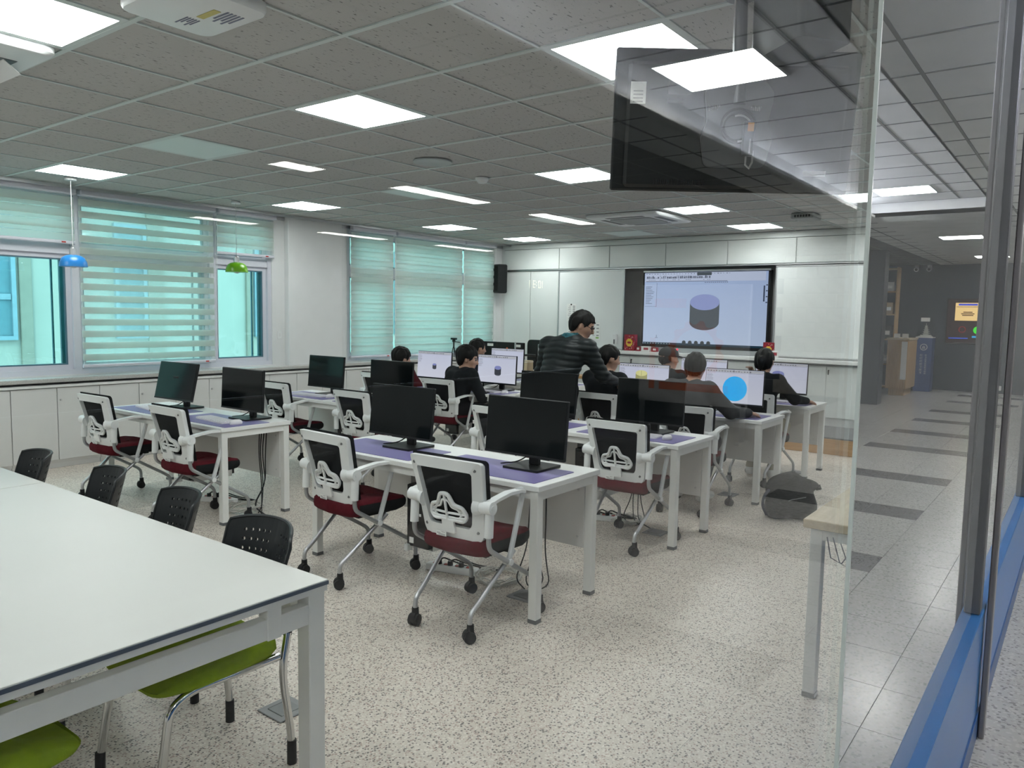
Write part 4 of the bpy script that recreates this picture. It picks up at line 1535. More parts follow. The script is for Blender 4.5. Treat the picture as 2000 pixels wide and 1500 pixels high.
        b.build('brim', MATS['black cap cloth'], o)
    H = [ell(hp_(-.016, 0, .038), np.array((.107, .0865, .098)) * hs, 0, Rh, .03), ell(hp_(-.05, 0, -.005), np.array((.070, .080, .085)) * hs, 0, Rh, .04)]
    if hair == 'tied':
        H += [ell(hp_(-.125, 0, .012), np.array((.038, .036, .040)) * hs, 0, Rh, .02), cone(hp_(-.135, 0, -.005), hp_(-.125, -.01, -.115), .028, .010, 0, .02), ell(hp_(-.02, 0, -.03), np.array((.078, .088, .08)) * hs, 0, Rh, .02)]
    if hair == 'full':
        H += [ell(hp_(-.03, 0, .06), np.array((.115, .096, .095)) * hs, 0, Rh, .03)]
    def hcut(Gp):
        L = (Gp - hc) @ Rh / hs
        x, y, z = L[..., 0], L[..., 1], L[..., 2]
        # hairline: high over the face, dips behind the ears to the nape
        line = np.interp(x, [-.12, -.05, -.038, -.024, .016, .024, .044, .056, .07, .12], [-.095, -.085, -.05, .018, .018, -.014, -.008, .048, .060, .062])
        if hair == 'cap':
            line = np.where(x > .0, .03, -.005 + x * .9)
        line = line + .006 * np.sin(y * 170 + x * 60) + .005 * np.sin(y * 310 + 1.3)
        return (line - z) * .8
    rs = np.random.RandomState(len(label))
    ph = rs.rand(3) * 6
    def hw(Gp):
        L = (Gp - hc) @ Rh
        return .004 * np.sin(L[..., 0] * 90 + ph[0]) * np.sin(L[..., 1] * 110 + ph[1]) + .003 * np.sin(L[..., 1] * 220 + L[..., 0] * 60 + ph[2])
    if hair != 'cap':
        V, Q, gg = surface(H, .0075, hw, hcut)
        obj('hair', mesh_np('hair', [(V, Q, gg)], [hairm or M_HAIR]), t)
    else:
        V, Q, gg = surface([ell(hp_(-.03, 0, -.005), np.array((.085, .082, .07)) * hs, 0, Rh, .03)], .008, hw, hcut)
        obj('hair', mesh_np('hair', [(V, Q, gg)], [M_HAIR]), t)
    if glasses:
        gl = MB()
        for s in (-1, 1):
            pts = [hp_(.101 - .006 * abs(math.cos(a)), (.034 + .025 * math.cos(a)) * s, .010 + .019 * math.sin(a)) for a in [2 * PI * k / 14 for k in range(14)]]
            gl.tube(pts, .0022, 5, True)
            gl.tube([hp_(.092, .060 * s, .016), hp_(.05, .080 * s, .020), hp_(-.005, .086 * s, .014)], .0024, 5)
        gl.tube([hp_(.102, -.010, .014), hp_(.104, 0, .017), hp_(.102, .010, .014)], .002, 5)
        gl.build('glasses', M_BLACK, t)
    return t
def sit(lean=.06, ht=1.0, side=0.0, hl=(.40, .16, .74), hr=(.40, -.16, .74), foot=.36, zoff=0.0, splay=.11):
    """seated joints; lean pushes the upper body forward, side shifts it left"""
    z = lambda v: .545 + (v - .545) * ht + zoff
    return dict(hip=(0, 0, .555), waist=(lean * .25 - .03, side * .3, z(.72)), chest=(lean * .7 - .02, side * .8, z(.90)), neck=(lean * 1.05 + .0, side, z(1.035)), head=(lean * 1.25 + .035, side * 1.1, z(1.175)),
                shL=(lean * .95 - .02, side + .170, z(.985)), shR=(lean * .95 - .02, side - .170, z(.985)), haL=hl, haR=hr,
                knL=(.40, splay, .50), knR=(.40, -splay, .50), anL=(foot, splay, .10), anR=(foot, -splay, .10))
M_JBLK = mat('black jacket cloth', (.010, .012, .014, 1), .75, var=.2, vscale=25, bump=.3, bscale=40, spec=.1)
M_JGRY = mat('dark grey jacket cloth', (.045, .047, .050, 1), .8, var=.15, vscale=25, bump=.3, bscale=40, spec=.1)
M_JNVY = mat('navy jacket cloth', (.014, .018, .030, 1), .8, var=.15, vscale=25, bump=.3, bscale=40, spec=.1)
M_JRED = mat('maroon jacket cloth', (.075, .010, .014, 1), .8, var=.2, vscale=25, bump=.3, bscale=40, spec=.1)
M_PUFF = mat('black quilted nylon', (.011, .015, .016, 1), .5, var=.15, vscale=30, spec=.25)
M_PBLK = mat('black trousers', (.010, .010, .012, 1), .8, var=.15, spec=.1)
M_PKHA = mat('khaki trousers', (.30, .27, .20, 1), .85, var=.1)
M_PGRY = mat('grey trousers', (.06, .062, .066, 1), .85, var=.1)
M_SHW = mat('white trainers', (.62, .62, .60, 1), .5)
M_SHB = mat('dark shoes', (.02, .02, .02, 1), .5)
M_TEAL = mat('teal shirt collar', (.012, .10, .125, 1), .7)

# man standing behind the third-row pupil
Jm = dict(hip=(-.02, 0, .92), waist=(.0, 0, 1.05), chest=(.07, -.01, 1.22), neck=(.13, -.03, 1.375), head=(.20, -.105, 1.485),
          shL=(.10, .195, 1.30), shR=(.12, -.215, 1.29), haL=(.34, .27, .93), haR=(.46, -.30, .98), knL=(.03, .10, .49), knR=(-.02, -.10, .49), anL=(-.02, .11, .09), anR=(-.06, -.11, .09))
person('man standing in a black quilted jacket with a teal collar and glasses', (5.66, 3.76, 0), R(-3), M_PUFF, M_PBLK, M_SHB, Jm, R(-62), R(24), 1.04, .0085, 'short', M_TEAL, .052, (1, 1), True, 1.16)
person('pupil in a dark jacket seated in front of the standing man', (6.27, 3.66, 0), R(-4), M_JBLK, M_PBLK, M_SHB, sit(.05, .99, -.0), R(-35), R(14), 1.0, .0095, 'short', group='pupils at the computers')
person('pupil in a maroon jacket half hidden behind a dark second-row monitor', (6.28, 6.46, 0), R(0), M_JRED, M_PBLK, M_SHB, sit(.04, .76, -.02), R(-20), R(10), 1.0, .0095, 'full', group='pupils at the computers')
person('pupil in a black jacket with head turned right in profile', (6.24, 5.50, 0), R(-14), M_JBLK, M_PBLK, M_SHW, sit(.09, .84, -.03, (.38, .10, .66), (.40, -.20, .70)), R(-42), R(12), 1.05, .0085, 'full', group='pupils at the computers', girth=1.1)
person('pupil with short black hair in the farthest window-side row', (7.42, 6.24, 0), R(0), M_JNVY, M_PBLK, M_SHB, sit(.05, .93, 0), R(-25), R(8), 1.0, .0095, 'short', group='pupils at the computers')
person('pupil in a dark grey jacket reaching for a mouse before the blue disc', (5.95, 2.70, 0), R(-2), M_JGRY, M_PGRY, M_SHW, sit(.15, .96, .0, (.36, .18, .74), (.52, -.36, .765), .20), R(12), R(10), 1.0, .0095, 'short', group='pupils at the computers', girth=1.12)
person('pupil wearing a black cap in the farthest aisle-side row', (7.40, 3.58, 0), R(0), M_JBLK, M_PBLK, M_SHB, sit(.06, .93, 0), R(-35), R(5), 1.0, .0095, 'cap', group='pupils at the computers')
person('pupil with tied-back hair and khaki trousers, right arm on the desk', (7.40, 2.57, 0), R(-4), M_JBLK, M_PKHA, M_SHW, sit(.08, .97, .0, (.12, .10, 1.00), (.48, -.30, .765), .16), R(4), R(6), 1.0, .0095, 'tied', group='pupils at the computers')
# ================================================================ things in the classroom
# wall screen in the recess
t = thing('wall_screen', 'large lit wall screen showing a grey cylinder in drawing software', 'screen', (10.56, 4.535, 1.10), 0)
SW, SH = 1.95, 1.13
MB().cbox(0, .09, -SW / 2, SW / 2, 0.02, SH + .02, .006).build('housing', M_BLACK, t)
MB().cbox(-.004, .05, -SW / 2, SW / 2, SH + .012, SH + .042, .004).build('top_strip', M_ALU, t)
MB().cbox(-.03, .09, -SW / 2 - .02, SW / 2 + .02, -.045, .022, .006).build('pen_tray', M_ALU, t)
sc = MB().box(-.004, .001, -SW / 2 + .035, SW / 2 - .028, .065, SH + .004).build('screen', screen_mat('lit wall screen', (.45, .56, .86, 1), (.58, .68, .90, 1), .80), t, smooth=False)
MB().cyl((-.03, -.0 + .36, .0), (-.034, .36, .0), .013, .013, 12).build('red_lamp', emit('red lamp', (1, .02, .05, 1), 3.0), t)
def flat(name, mb, m, x=-.006):
    return mb.build(name, m, sc, (x, 0, 0), smooth=False)
yl, yr, zt, zb = SW / 2 - .035, -SW / 2 + .028, SH + .004, .065
flat('screen_ribbon', MB().box(0, .003, yr + .04, yl - .0, zt - .13, zt - .0), emit('ribbon', (.60, .66, .86, 1), .85))
ic = MB()
rnd = random.Random(5)
for k in range(34):
    y = yl - .03 - k * .030
    if rnd.random() < .8:
        ic.box(0, .003, y - .018 * (.5 + rnd.random()), y, zt - .085, zt - .06 + .01 * rnd.random())
    for q in range(3):
        if rnd.random() < .55:
            ic.box(0, .003, y - .022, y - .004, zt - .052 - q * .028, zt - .046 - q * .028)
for k in range(30):
    y = yl - .02 - k * .045
    ic.box(0, .003, y - .02 * (.4 + rnd.random()), y, zt - .022, zt - .014)
ic.box(0, .003, yl - 1.3, yl - .02, zt - .132, zt - .124)
for k in range(12):
    y = -.02 - k * .030
    ic.box(0, .003, y - .016, y, zt - .152, zt - .142)
flat('screen_icons', ic, emit('icon grey', (.17, .19, .26, 1), .8), -.008)
pl = MB()
pl.box(0, .002, yl - .20, yl - .006, zt - .50, zt - .16)
flat('screen_tree_panel', pl, emit('tree panel', (.50, .60, .85, 1), .85), -.007)
tx = MB()
for k in range(11):
    ln = .03 + .09 * rnd.random()
    tx.box(0, .002, yl - .045 - ln, yl - .04, zt - .21 - k * .025, zt - .204 - k * .025)
    tx.box(0, .002, yl - .035, yl - .025, zt - .213 - k * .025, zt - .203 - k * .025)
tx.box(0, .002, yl - .203, yl - .2, zt - .50, zt - .15).box(0, .002, yl - .203, yl - .01, zt - .502, zt - .499)
for k in range(4):
    tx.box(0, .002, yr + .008, yr + .03, zt - .20 - k * .08, zt - .185 - k * .08)
tx.box(0, .002, yr + .045, yr + .065, zt - .42, zt - .20)
tx.cyl((0, yl - .22, zb + .115), (0.002, yl - .22, zb + .115), .004, .004, 6)
tx.box(0, .002, yl - .222, yl - .218, zb + .10, zb + .14).box(0, .002, yl - .245, yl - .22, zb + .098, zb + .102).box(0, .002, yl - .22, yl - .195, zb + .098, zb + .102)
flat('screen_text', tx, emit('screen text', (.06, .08, .13, 1), .8), -.009)
n = 40
cy, ztp, zbt, ry, rz = -.03, .70, .41, .225, .115
flat('screen_cylinder_side', MB().prism([(cy + ry * math.cos(PI * k / n), ztp + rz * math.sin(PI * k / n)) for k in range(n + 1)] + [(cy - ry * math.cos(PI * k / n), zbt - rz * math.sin(PI * k / n)) for k in range(n + 1)], 0, .002, 'x'), emit('wall cylinder side', (.105, .125, .145, 1), .8), -.007)
flat('screen_cylinder_top', MB().prism([(cy + ry * math.cos(2 * PI * k / n), ztp + rz * math.sin(2 * PI * k / n)) for k in range(n)], 0, .002, 'x'), emit('wall cylinder top', (.33, .38, .70, 1), .85), -.009)
flat('screen_taskbar', MB().box(0, .002, yr, yl, zb, zb + .030), emit('taskbar', (.02, .05, .08, 1), .8), -.007)
tb = MB()
for k in range(10):
    tb.box(0, .002, yl - .04 - k * .045, yl - .028 - k * .045, zb + .008, zb + .020)
flat('screen_taskbar_icons', tb, emit('taskbar icons', (.5, .6, .6, 1), .8), -.009)
bt = MB()
for k in range(5):
    bt.cyl((0, .27 - k * .095, zb + .042), (.002, .27 - k * .095, zb + .042), .030, .030, 16)
flat('screen_round_buttons', bt, emit('grey buttons', (.06, .07, .08, 1), .8), -.011)
MB().box(-.008, 0, -.12, .10, SH + .004 - .045, SH + .002).build('screen_tab', emit('tab grey', (.10, .12, .14, 1), .8), sc, (-.002, 0, 0), smooth=False)

# papers, magnets and eraser holder on the left whiteboard
def sheet(y0, y1, z0, z1, label, rows):
    t = thing('pinned_paper', label, 'paper', (XF - .0285, (y0 + y1) / 2, z0), 0, 'papers on the whiteboard')
    w, h = (y1 - y0) / 2, z1 - z0
    MB().box(-.0008, 0, -w, w, 0, h).build('sheet', M_PAPER, t, smooth=False)
    q = MB()
    for k in range(rows):
        z = h - .03 - k * (h - .05) / rows
        q.box(-.0014, -.0008, -w * .8, -w * .3, z - .012, z)
        q.box(-.0014, -.0008, w * .05, w * (.5 + .3 * ((k * 7) % 3) / 3), z - .009, z - .003)
    q.build('print', M_INK, t, smooth=False)
    MB().box(-.0015, -.0008, -w * .8, -w * .2, .02, .045).build('green_mark', mat('green marker', (.25, .45, .12, 1), .7), t, smooth=False)
    MB().cyl((-.001, 0, h - .01), (-.012, 0, h - .01), .012, .012, 12).build('magnet', M_BLACK, t)
sheet(6.60, 6.78, 1.48, 1.76, 'tall paper list with dark print pinned left of the standing man', 8)
sheet(6.62, 6.76, 1.20, 1.42, 'small paper with a green mark pinned below the tall list', 5)
sheet(6.15, 6.33, 1.20, 1.47, 'pale paper note pinned right of the standing man', 4)
t = thing('eraser_holder', 'small white eraser holder at the lower right of the paper-covered whiteboard', 'eraser holder', (XF - .03, 5.87, 1.13), 0)
MB().cbox(-.035, 0, -.04, .04, 0, .17, .008).build('case', M_PLASTIC, t)
MB().box(-.037, -.034, -.012, .012, .02, .09).build('print', M_INK, t, smooth=False)

# candy boxes and small packets on the counter
M_RBOX = mat('red candy box', (.30, .015, .03, 1), .35, var=.5, vscale=30)
M_YEL = mat('yellow emblem', (.75, .50, .06, 1), .5)
def candy(y, w, h, label):
    t = thing('candy_box', label, 'box', (10.38, y, 1.057), 0, 'red candy boxes on the counter')
    MB().cbox(0, .10, -w / 2, w / 2, 0, h, .003).build('carton', M_RBOX, t)
    q = MB()
    n = 16
    q.prism([(w * .30 * (1 + .12 * (k % 2)) * math.cos(2 * PI * k / n), h * .5 + h * .24 * (1 + .12 * (k % 2)) * math.sin(2 * PI * k / n)) for k in range(n)], -.002, 0, 'x')
    e = q.build('yellow_emblem', M_YEL, t, smooth=False)
    MB().prism([(w * .2 * math.cos(2 * PI * k / n), h * .5 + h * .07 * math.sin(2 * PI * k / n)) for k in range(n)], -.003, -.002, 'x').build('red_script', M_RBOX, e, smooth=False)
    rnd2 = random.Random(9)
    d = MB()
    for k in range(22):
        yy, zz = rnd2.uniform(-.46, .46) * w, rnd2.uniform(.04, .96) * h
        if abs(yy) < w * .3 and abs(zz - h / 2) < h * .26:
            continue
        d.box(-.0015, 0, yy - .006, yy + .006, zz - .006, zz + .006)
    d.build('sweet_pattern', mat('pink and cream pattern', (.62, .40, .36, 1), .6), t, smooth=False)
candy(5.62, .175, .245, 'red candy box with yellow emblem left of the wall screen')
candy(3.49, .15, .20, 'red candy box partly hidden at the right end of the wall screen')
for k, (y, w, h, c) in enumerate(((5.46, .07, .07, 'red'), (5.335, .14, .075, 'white'), (5.19, .09, .065, 'red'), (3.40, .10, .09, 'white'))):
    t = thing('small_packet', ['small red and white packet beside the red candy box', 'small white carton lying under the left edge of the wall screen', 'small dark red packet beside the white carton under the screen', 'small white carton leaning at the right candy box'][k], 'packet', (10.36, y, 1.057), 0, 'small packets on the counter')
    MB().cbox(0, .06, -w / 2, w / 2, 0, h, .003).build('carton', M_RBOX if c == 'red' else M_PAPER, t)
    MB().box(-.002, 0, -w * .35, w * .2, h * .3, h * .75).build('label', M_PAPER if c == 'red' else mat('red print', (.35, .03, .05, 1), .6), t, smooth=False)

# loudspeaker in the corner
t = thing('wall_speaker', 'black loudspeaker hung on the wall in the window corner', 'loudspeaker', (10.27, YW - .02, 1.93), R(-20))
MB().cbox(-.10, .08, -.22, -.03, 0, .48, .02).build('cabinet', M_BLACK, t)
MB().cbox(-.105, -.095, -.205, -.05, .03, .45, .01).build('grille', M_RUBBER, t)
MB().box(-.02, .02, -.04, .0, .2, .28).build('bracket', M_DGREY, t)

# hanging television seen from behind
t = thing('hanging_television', 'flat black television hung from the ceiling, seen from behind', 'television', (2.774, 1.10, 2.293), YAW + R(1.0))
tv = obj('housing', MB().cbox(-.012, .018, -.443, .443, -.248, .248, .006).cbox(-.035, -.010, -.40, .40, -.235, .20, .012).mesh('housing', mat('satin black plastic', (.006, .007, .007, 1), .25, var=.1, spec=.35)), t, None, (0, R(-9), 0))
MB().box(.018, .020, -.43, .43, -.23, .235).build('screen_front', M_BLACKG, tv, smooth=False)
MB().box(-.0365, -.035, .335, .39, .055, .13).build('energy_label', M_PAPER, tv, smooth=False)
q = MB()
for k in range(4):
    q.box(-.037, -.0365, .345, .380, .060 + k * .012, .065 + k * .012)
q.build('label_print', mat('grey print', (.35, .35, .36, 1), .7), tv, smooth=False)
MB().box(-.0365, -.035, -.345, -.262, -.185, -.165).build('serial_label', M_PAPER, tv, smooth=False)
MB().box(-.0365, -.035, .17, .255, .09, .16).box(-.0365, -.035, .20, .255, .06, .075).build('rating_label', mat('dark grey label', (.07, .07, .075, 1), .5), tv, smooth=False)
v = MB()
for k in range(24):
    v.box(-.037, -.034, .10 + k * .008, .105 + k * .008, -.225, -.205)
v.build('vent_slots', M_RUBBER, tv, smooth=False)
mp_ = MB()
mp_.plate(rpoly([(-.11, -.16), (.11, -.16), (.13, -.06), (.11, .0), (.125, .10), (.06, .17), (-.06, .17), (-.125, .10), (-.11, .0), (-.13, -.06)], .03, 3), lambda u, w, d: (d, u, w), -.052, -.040)
mnt = mp_.build('mount_plate', mat('grey mount steel', (.10, .10, .105, 1), .4, .5), tv)
for s in (-1, 1):
    sp = [(-.06 - .010 * math.cos(a), .075 * s + a * .0011, .045 + .010 * math.sin(a)) for a in [k * .5 for k in range(60)]]
    MB().tube(sp, .002, 4).build('spring', M_CHROME, mnt)
cb = MB()
cb.tube([(-.062, .0 + .062 * math.cos(a), -.015 + .058 * math.sin(a)) for a in [k * .3 for k in range(22)]], .005, 6)
cb.tube([(-.066, .005 + .048 * math.cos(a), -.02 + .045 * math.sin(a)) for a in [k * .35 for k in range(19)]], .004, 6)
cb.build('coiled_cable', M_RUBBER, tv)
MB().tube([(-.070, .0 + .045 * math.cos(a), -.025 + .045 * math.sin(a)) for a in [1.2 + k * .25 for k in range(15)]], .0035, 6).build('white_cable', mat('pale grey cable', (.45, .45, .45, 1), .5), tv)
bx = MB().cbox(-.085, -.06, -.055, -.015, -.12, .0, .004).build('adapter_box', M_BLACK, tv)
MB().box(-.0865, -.085, -.050, -.028, -.035, -.005).build('orange_sticker', mat('orange sticker', (.75, .30, .03, 1), .5), bx, smooth=False)
MB().box(-.0865, -.085, -.043, -.038, -.11, -.06).build('print', mat('pale print', (.4, .4, .4, 1), .6), bx, smooth=False)
MB().tube([(-.07, -.035, -.12), (-.07, -.035, -.15), (-.068, -.05, -.162), (-.06, -.062, -.14), (-.06, -.06, -.1)], .004, 6).build('adapter_cable', mat('pale grey cable', (.45, .45, .45, 1), .5), bx)
MB().cyl((-.06, -.0, .05), (-.035, -.0, .452), .022, .022, 14).build('pole', M_POST, t)
MB().cyl((-.035, 0, .425), (-.035, 0, .455), .055, .075, 20).build('ceiling_flange', M_POST, t)
MB().tube([(-.07, .03, .44), (-.085, .035, .30), (-.075, .03, .2), (-.06, .02, .1)], .006, 6).build('pole_cable', M_ALU, t)

# dark box hanging beside it
t = thing('hanging_speaker', 'dark box loudspeaker hung under the ceiling above the television', 'loudspeaker', (2.72, .86, 2.48), R(52))
MB().prism(rrect(-.145, .145, -.10, .10, .025, 3), 0, .235, 'z').build('cabinet', mat('dark grey enclosure', (.03, .034, .036, 1), .4), t)
MB().box(-.03, .03, -.03, .03, .235, .262).build('bracket', M_DGREY, t)

# ceiling fittings
def cassette(x, y, label, flaps):
    t = thing('air_conditioner', label, 'air conditioner', (x, y, ZC - .004), 0, 'ceiling cassette air conditioners')
    MB().cushion(rrect(-.47, .47, -.47, .47, .06, 4), [(.97, -.035), (1.0, -.022), (1.0, .003), (.9, .004)]).build('panel', M_PLASTIC, t)
    MB().prism(rrect(-.26, .26, -.26, .26, .05, 4), -.045, -.034, 'z').build('grille', mat('grey grille', (.32, .33, .33, 1), .5), t)
    for a in range(4):
        M = Matrix.Rotation(a * PI / 2, 4, 'Z')
        MB().box(-.24, .24, .315, .385, -.037, -.034, M).build('outlet', M_DGREY, t, smooth=False)
        if flaps:
            MB().add([(-.23, .33, -.036), (.23, .33, -.036), (.23, .40, -.085), (-.23, .40, -.085), (-.23, .33, -.040), (.23, .33, -.040), (.23, .40, -.089), (-.23, .40, -.089)],
                     [(0, 1, 2, 3), (7, 6, 5, 4), (0, 4, 5, 1), (1, 5, 6, 2), (2, 6, 7, 3), (3, 7, 4, 0)], M).build('flap', M_PLASTIC, t, smooth=False)
cassette(1.13, 4.29, 'white ceiling air conditioner with open flaps at the upper left edge', True)
cassette(8.20, 4.36, 'white ceiling air conditioner far ahead between the light panels', False)
t = thing('ceiling_sensor_box', 'white rounded ceiling box with printed stickers at the top edge', 'ceiling box', (1.66, 2.80, ZC - .004), R(0))
MB().cushion(rrect(-.19, .19, -.22, .22, .06, 5), [(.90, -.045), (.97, -.040), (1.0, -.028), (1.0, .003), (.9, .004)]).build('housing', M_PLASTIC, t)
MB().box(.02, .05, -.10, .02, -.0465, -.045).build('yellow_sticker', mat('yellow sticker', (.55, .48, .15, 1), .5), t, smooth=False)
q = MB()
for k in range(5):
    q.box(.065 + k * .016, .073 + k * .016, -.12, -.12 + .1 + .03 * (k % 2), -.0465, -.045)
    q.box(.0 + k * .012, .006 + k * .012, .05, .05 + .09 - .02 * (k % 3), -.0465, -.045)
q.build('sticker_print', mat('blue grey print', (.18, .19, .26, 1), .6), t, smooth=False)
t = thing('ceiling_speaker', 'round pale ceiling loudspeaker beyond the second light row', 'loudspeaker', (4.42, 4.15, ZC - .004), 0)
MB().lathe([(.02, -.004), (.10, -.006), (.125, -.010), (.15, -.006), (.15, .004)], 28).build('grille', mat('pale grey cover', (.42, .45, .45, 1), .5), t)
t = thing('smoke_detector', 'small round smoke detector on the ceiling', 'smoke detector', (5.18, 4.28, ZC - .004), 0)
MB().lathe([(.01, -.042), (.035, -.040), (.048, -.025), (.055, -.015), (.06, .004)], 20).build('dome', M_PLASTIC, t)
t = thing('ceiling_projector_box', 'small grey ceiling box with dark slots near the front wall', 'ceiling box', (8.83, 2.62, ZC - .004), 0)
MB().cbox(-.16, .16, -.12, .12, -.06, .003, .01).build('housing', mat('grey box paint', (.30, .31, .31, 1), .5), t)
q = MB()
for k in range(6):
    q.box(-.163, -.158, -.09 + k * .03, -.07 + k * .03, -.045, -.02)
q.build('slots', M_RUBBER, t, smooth=False)

# pendant lamps by the window
def pendant(x, y, zb, m, label):
    t = thing('pendant_lamp', label, 'pendant lamp', (x, y, zb), 0, 'small pendant lamps by the window')
    pr = [(.118, 0.0), (.118, .008), (.112, .045), (.095, .080), (.065, .100), (.030, .108), (.028, .104), (.060, .094), (.090, .075), (.106, .043), (.112, .004)]
    MB().lathe(pr, 28).build('shade', m, t, ang=50)
    MB().cyl((0, 0, .104), (0, 0, .165), .031, .029, 18).cyl((0, 0, .165), (0, 0, .178), .024, .012, 14).build('socket_cover', M_ALU, t)
    MB().lathe([(.005, -.014), (.025, -.008), (.034, .012), (.030, .035), (.018, .06), (.012, .10)], 16).build('bulb', mat('frosted bulb', (.75, .75, .72, 1), .3), t)
    MB().cyl((0, 0, .175), (0, 0, ZC - zb), .0035, .0035, 6).build('cord', mat('grey cord', (.45, .45, .46, 1), .5), t)
    MB().lathe([(.05, -.02), (.05, 0)], 18, (0, 0, ZC - zb)).build('ceiling_rose', M_PLASTIC, t)
pendant(3.21, 7.52, 1.945, mat('blue lamp enamel', (.02, .19, .52, 1), .3, var=.02), 'pendant lamp with a blue dome shade')
pendant(4.90, 7.52, 1.985, mat('green lamp enamel', (.13, .36, .004, 1), .3, var=.02), 'pendant lamp with a lime green dome shade')

# side table with a wired electronics kit by the glass
t = thing('side_table', 'oak-topped table with white steel frame beside the glass', 'table', (3.19, .36, 0), 0)
MB().cbox(0, 1.3, 0, .535, .725, .762, .003).build('table_top', M_WOODL, t)
for x in (.02, 1.23):
    for y in (.46, .02):
        l = MB().cbox(x, x + .05, y, y + .05, .02, .725, .003).build('leg', M_STEELW, t)
        MB().cbox(x - .001, x + .051, y - .001, y + .051, 0, .022, .002).build('foot_cap', M_DGREY, l)
MB().box(.02, .06, .07, .46, .68, .725).box(.07, 1.23, .47, .50, .68, .725).build('under_frame', M_STEELW, t, smooth=False)
wr = MB()
for k in range(3):
    wr.tube([(.01 + k * .01, .44 - k * .02, .70), (.0, .42 - k * .035, .62 - .012 * k), (.01, .38 - k * .03, .60 - .015 * k), (.02, .33 - k * .02, .69)], .0025, 5)
wr.build('hanging_wires', mat('dark blue wire', (.02, .02, .06, 1), .5), t)
t = thing('electronics_kit', 'aluminium frame electronics kit with coloured wires on the oak table', 'electronics kit', (3.44, .62, .7625), 0)
k_ = MB()
for x in (0, .26):
    k_.cbox(x, x + .02, -.14, .14, .018, .04, .002).cbox(x, x + .02, -.14, .14, .055, .075, .002)
for y in (-.14, .12):
    k_.cbox(.0, .28, y, y + .02, .018, .04, .002).cbox(0, .28, y, y + .02, .055, .075, .002)
k_.build('frame', M_ALU, t)
MB().cbox(.02, .10, -.10, .10, 0, .018, .002).cbox(.16, .24, -.10, .10, 0, .018, .002).build('feet', M_BLACK, t)
MB().cbox(.05, .23, -.10, .10, .076, .09, .002).build('circuit_board', mat('tan board', (.40, .33, .22, 1), .5), t)
MB().cbox(.07, .15, -.08, .04, .09, .17, .004).cbox(.16, .21, -.05, .06, .09, .14, .004).build('motor_block', mat('steel block', (.30, .30, .30, 1), .4, .5), t)
for nme, c, pts in (('blue_wire', (.03, .035, .20, 1), [(.02, .13, .03), (.03, .155, .03), (.09, .10, .14), (.14, .04, .21), (.18, -.02, .22)]),
                    ('yellow_wire', (.55, .33, .03, 1), [(.06, .08, .08), (.08, .09, .13), (.13, .05, .20), (.18, .0, .20)]),
                    ('red_wire', (.42, .05, .04, 1), [(.07, .06, .08), (.10, .07, .15), (.15, .02, .22), (.2, -.03, .2)]),
                    ('white_wire', (.7, .7, .68, 1), [(.10, .02, .09), (.10, .02, .22), (.105, .015, .25)])):
    MB().tube(smooth_path(pts, 4, .05), .004, 6).build(nme, mat(nme, c, .5), t)

# backpack on the floor
M_BAG = mat('black bag nylon', (.008, .009, .010, 1), .7, var=.25, vscale=14, bump=.6, bscale=14, spec=.15)
t = thing('backpack', 'black backpack slumped on the floor beside the third-row desk', 'backpack', (6.13, 1.83, 0), R(38))
def sag(Gp):
    return .010 * np.sin(Gp[..., 0] * 24 + 1) * np.sin(Gp[..., 2] * 19) + .007 * np.sin(Gp[..., 1] * 33 + Gp[..., 2] * 14)
bp_ = [ell((0, 0, .13), (.115, .20, .14), 0, None, .06), ell((.0, .03, .24), (.10, .15, .13), 0, None, .06), ell((-.03, -.08, .10), (.10, .12, .10), 0, None, .05), ell((0, .1, .08), (.12, .11, .09), 0, None, .05),
       cone((0, -.03, .30), (0, -.20, .255), .045, .022, 0, .05)]
V, Q, gg = surface(bp_, .009, sag, lambda Gp: .002 - Gp[..., 2])
obj('body', mesh_np('body', [(V, Q, gg)], [M_BAG]), t)
MB().tube(smooth_path([(-.02, .12, .27), (-.03, .215, .20), (-.03, .235, .10), (-.02, .19, .02)], 4, .08), .012, 8, flat=.5).build('shoulder_strap', mat('dark navy strap', (.02, .025, .05, 1), .7), t)
MB().tube([(-.01, -.19, .25), (-.02, -.225, .262), (-.015, -.235, .24), (0, -.205, .23)], .011, 8).build('carry_loop', M_BAG, t)
MB().tube([(-.112, .12, .14), (-.120, .03, .17), (-.115, -.08, .19)], .004, 6).build('zip', M_DGREY, t)

# floor boxes, power strips and cables
def floorbox(x, y, a, label):
    t = thing('floor_box', label, 'floor outlet', (x, y, 0), R(a), 'grey floor outlet plates')
    MB().cbox(-.075, .075, -.075, .075, .0005, .007, .002).build('plate', mat('grey cast plate', (.24, .245, .25, 1), .5), t)
    MB().box(-.045, .045, -.045, .045, .007, .0085).build('lid', mat('lid grey', (.20, .205, .21, 1), .5), t, smooth=False)
    MB().box(-.047, -.044, -.045, .045, .0068, .0092).box(-.045, .045, .044, .047, .0068, .0092).build('lid_edge', M_DGREY, t, smooth=False)
floorbox(1.78, 2.45, 0, 'grey floor outlet plate beside the foreground table leg')
floorbox(3.38, 2.44, 0, 'grey floor outlet plate under the nearest aisle-side desk')
floorbox(5.02, 2.45, 0, 'grey floor outlet plate under the second aisle-side desk')
floorbox(6.55, 2.50, 0, 'grey floor outlet plate under the third aisle-side desk')
floorbox(8.0, 2.32, 0, 'grey floor outlet plate under the farthest aisle-side desk')
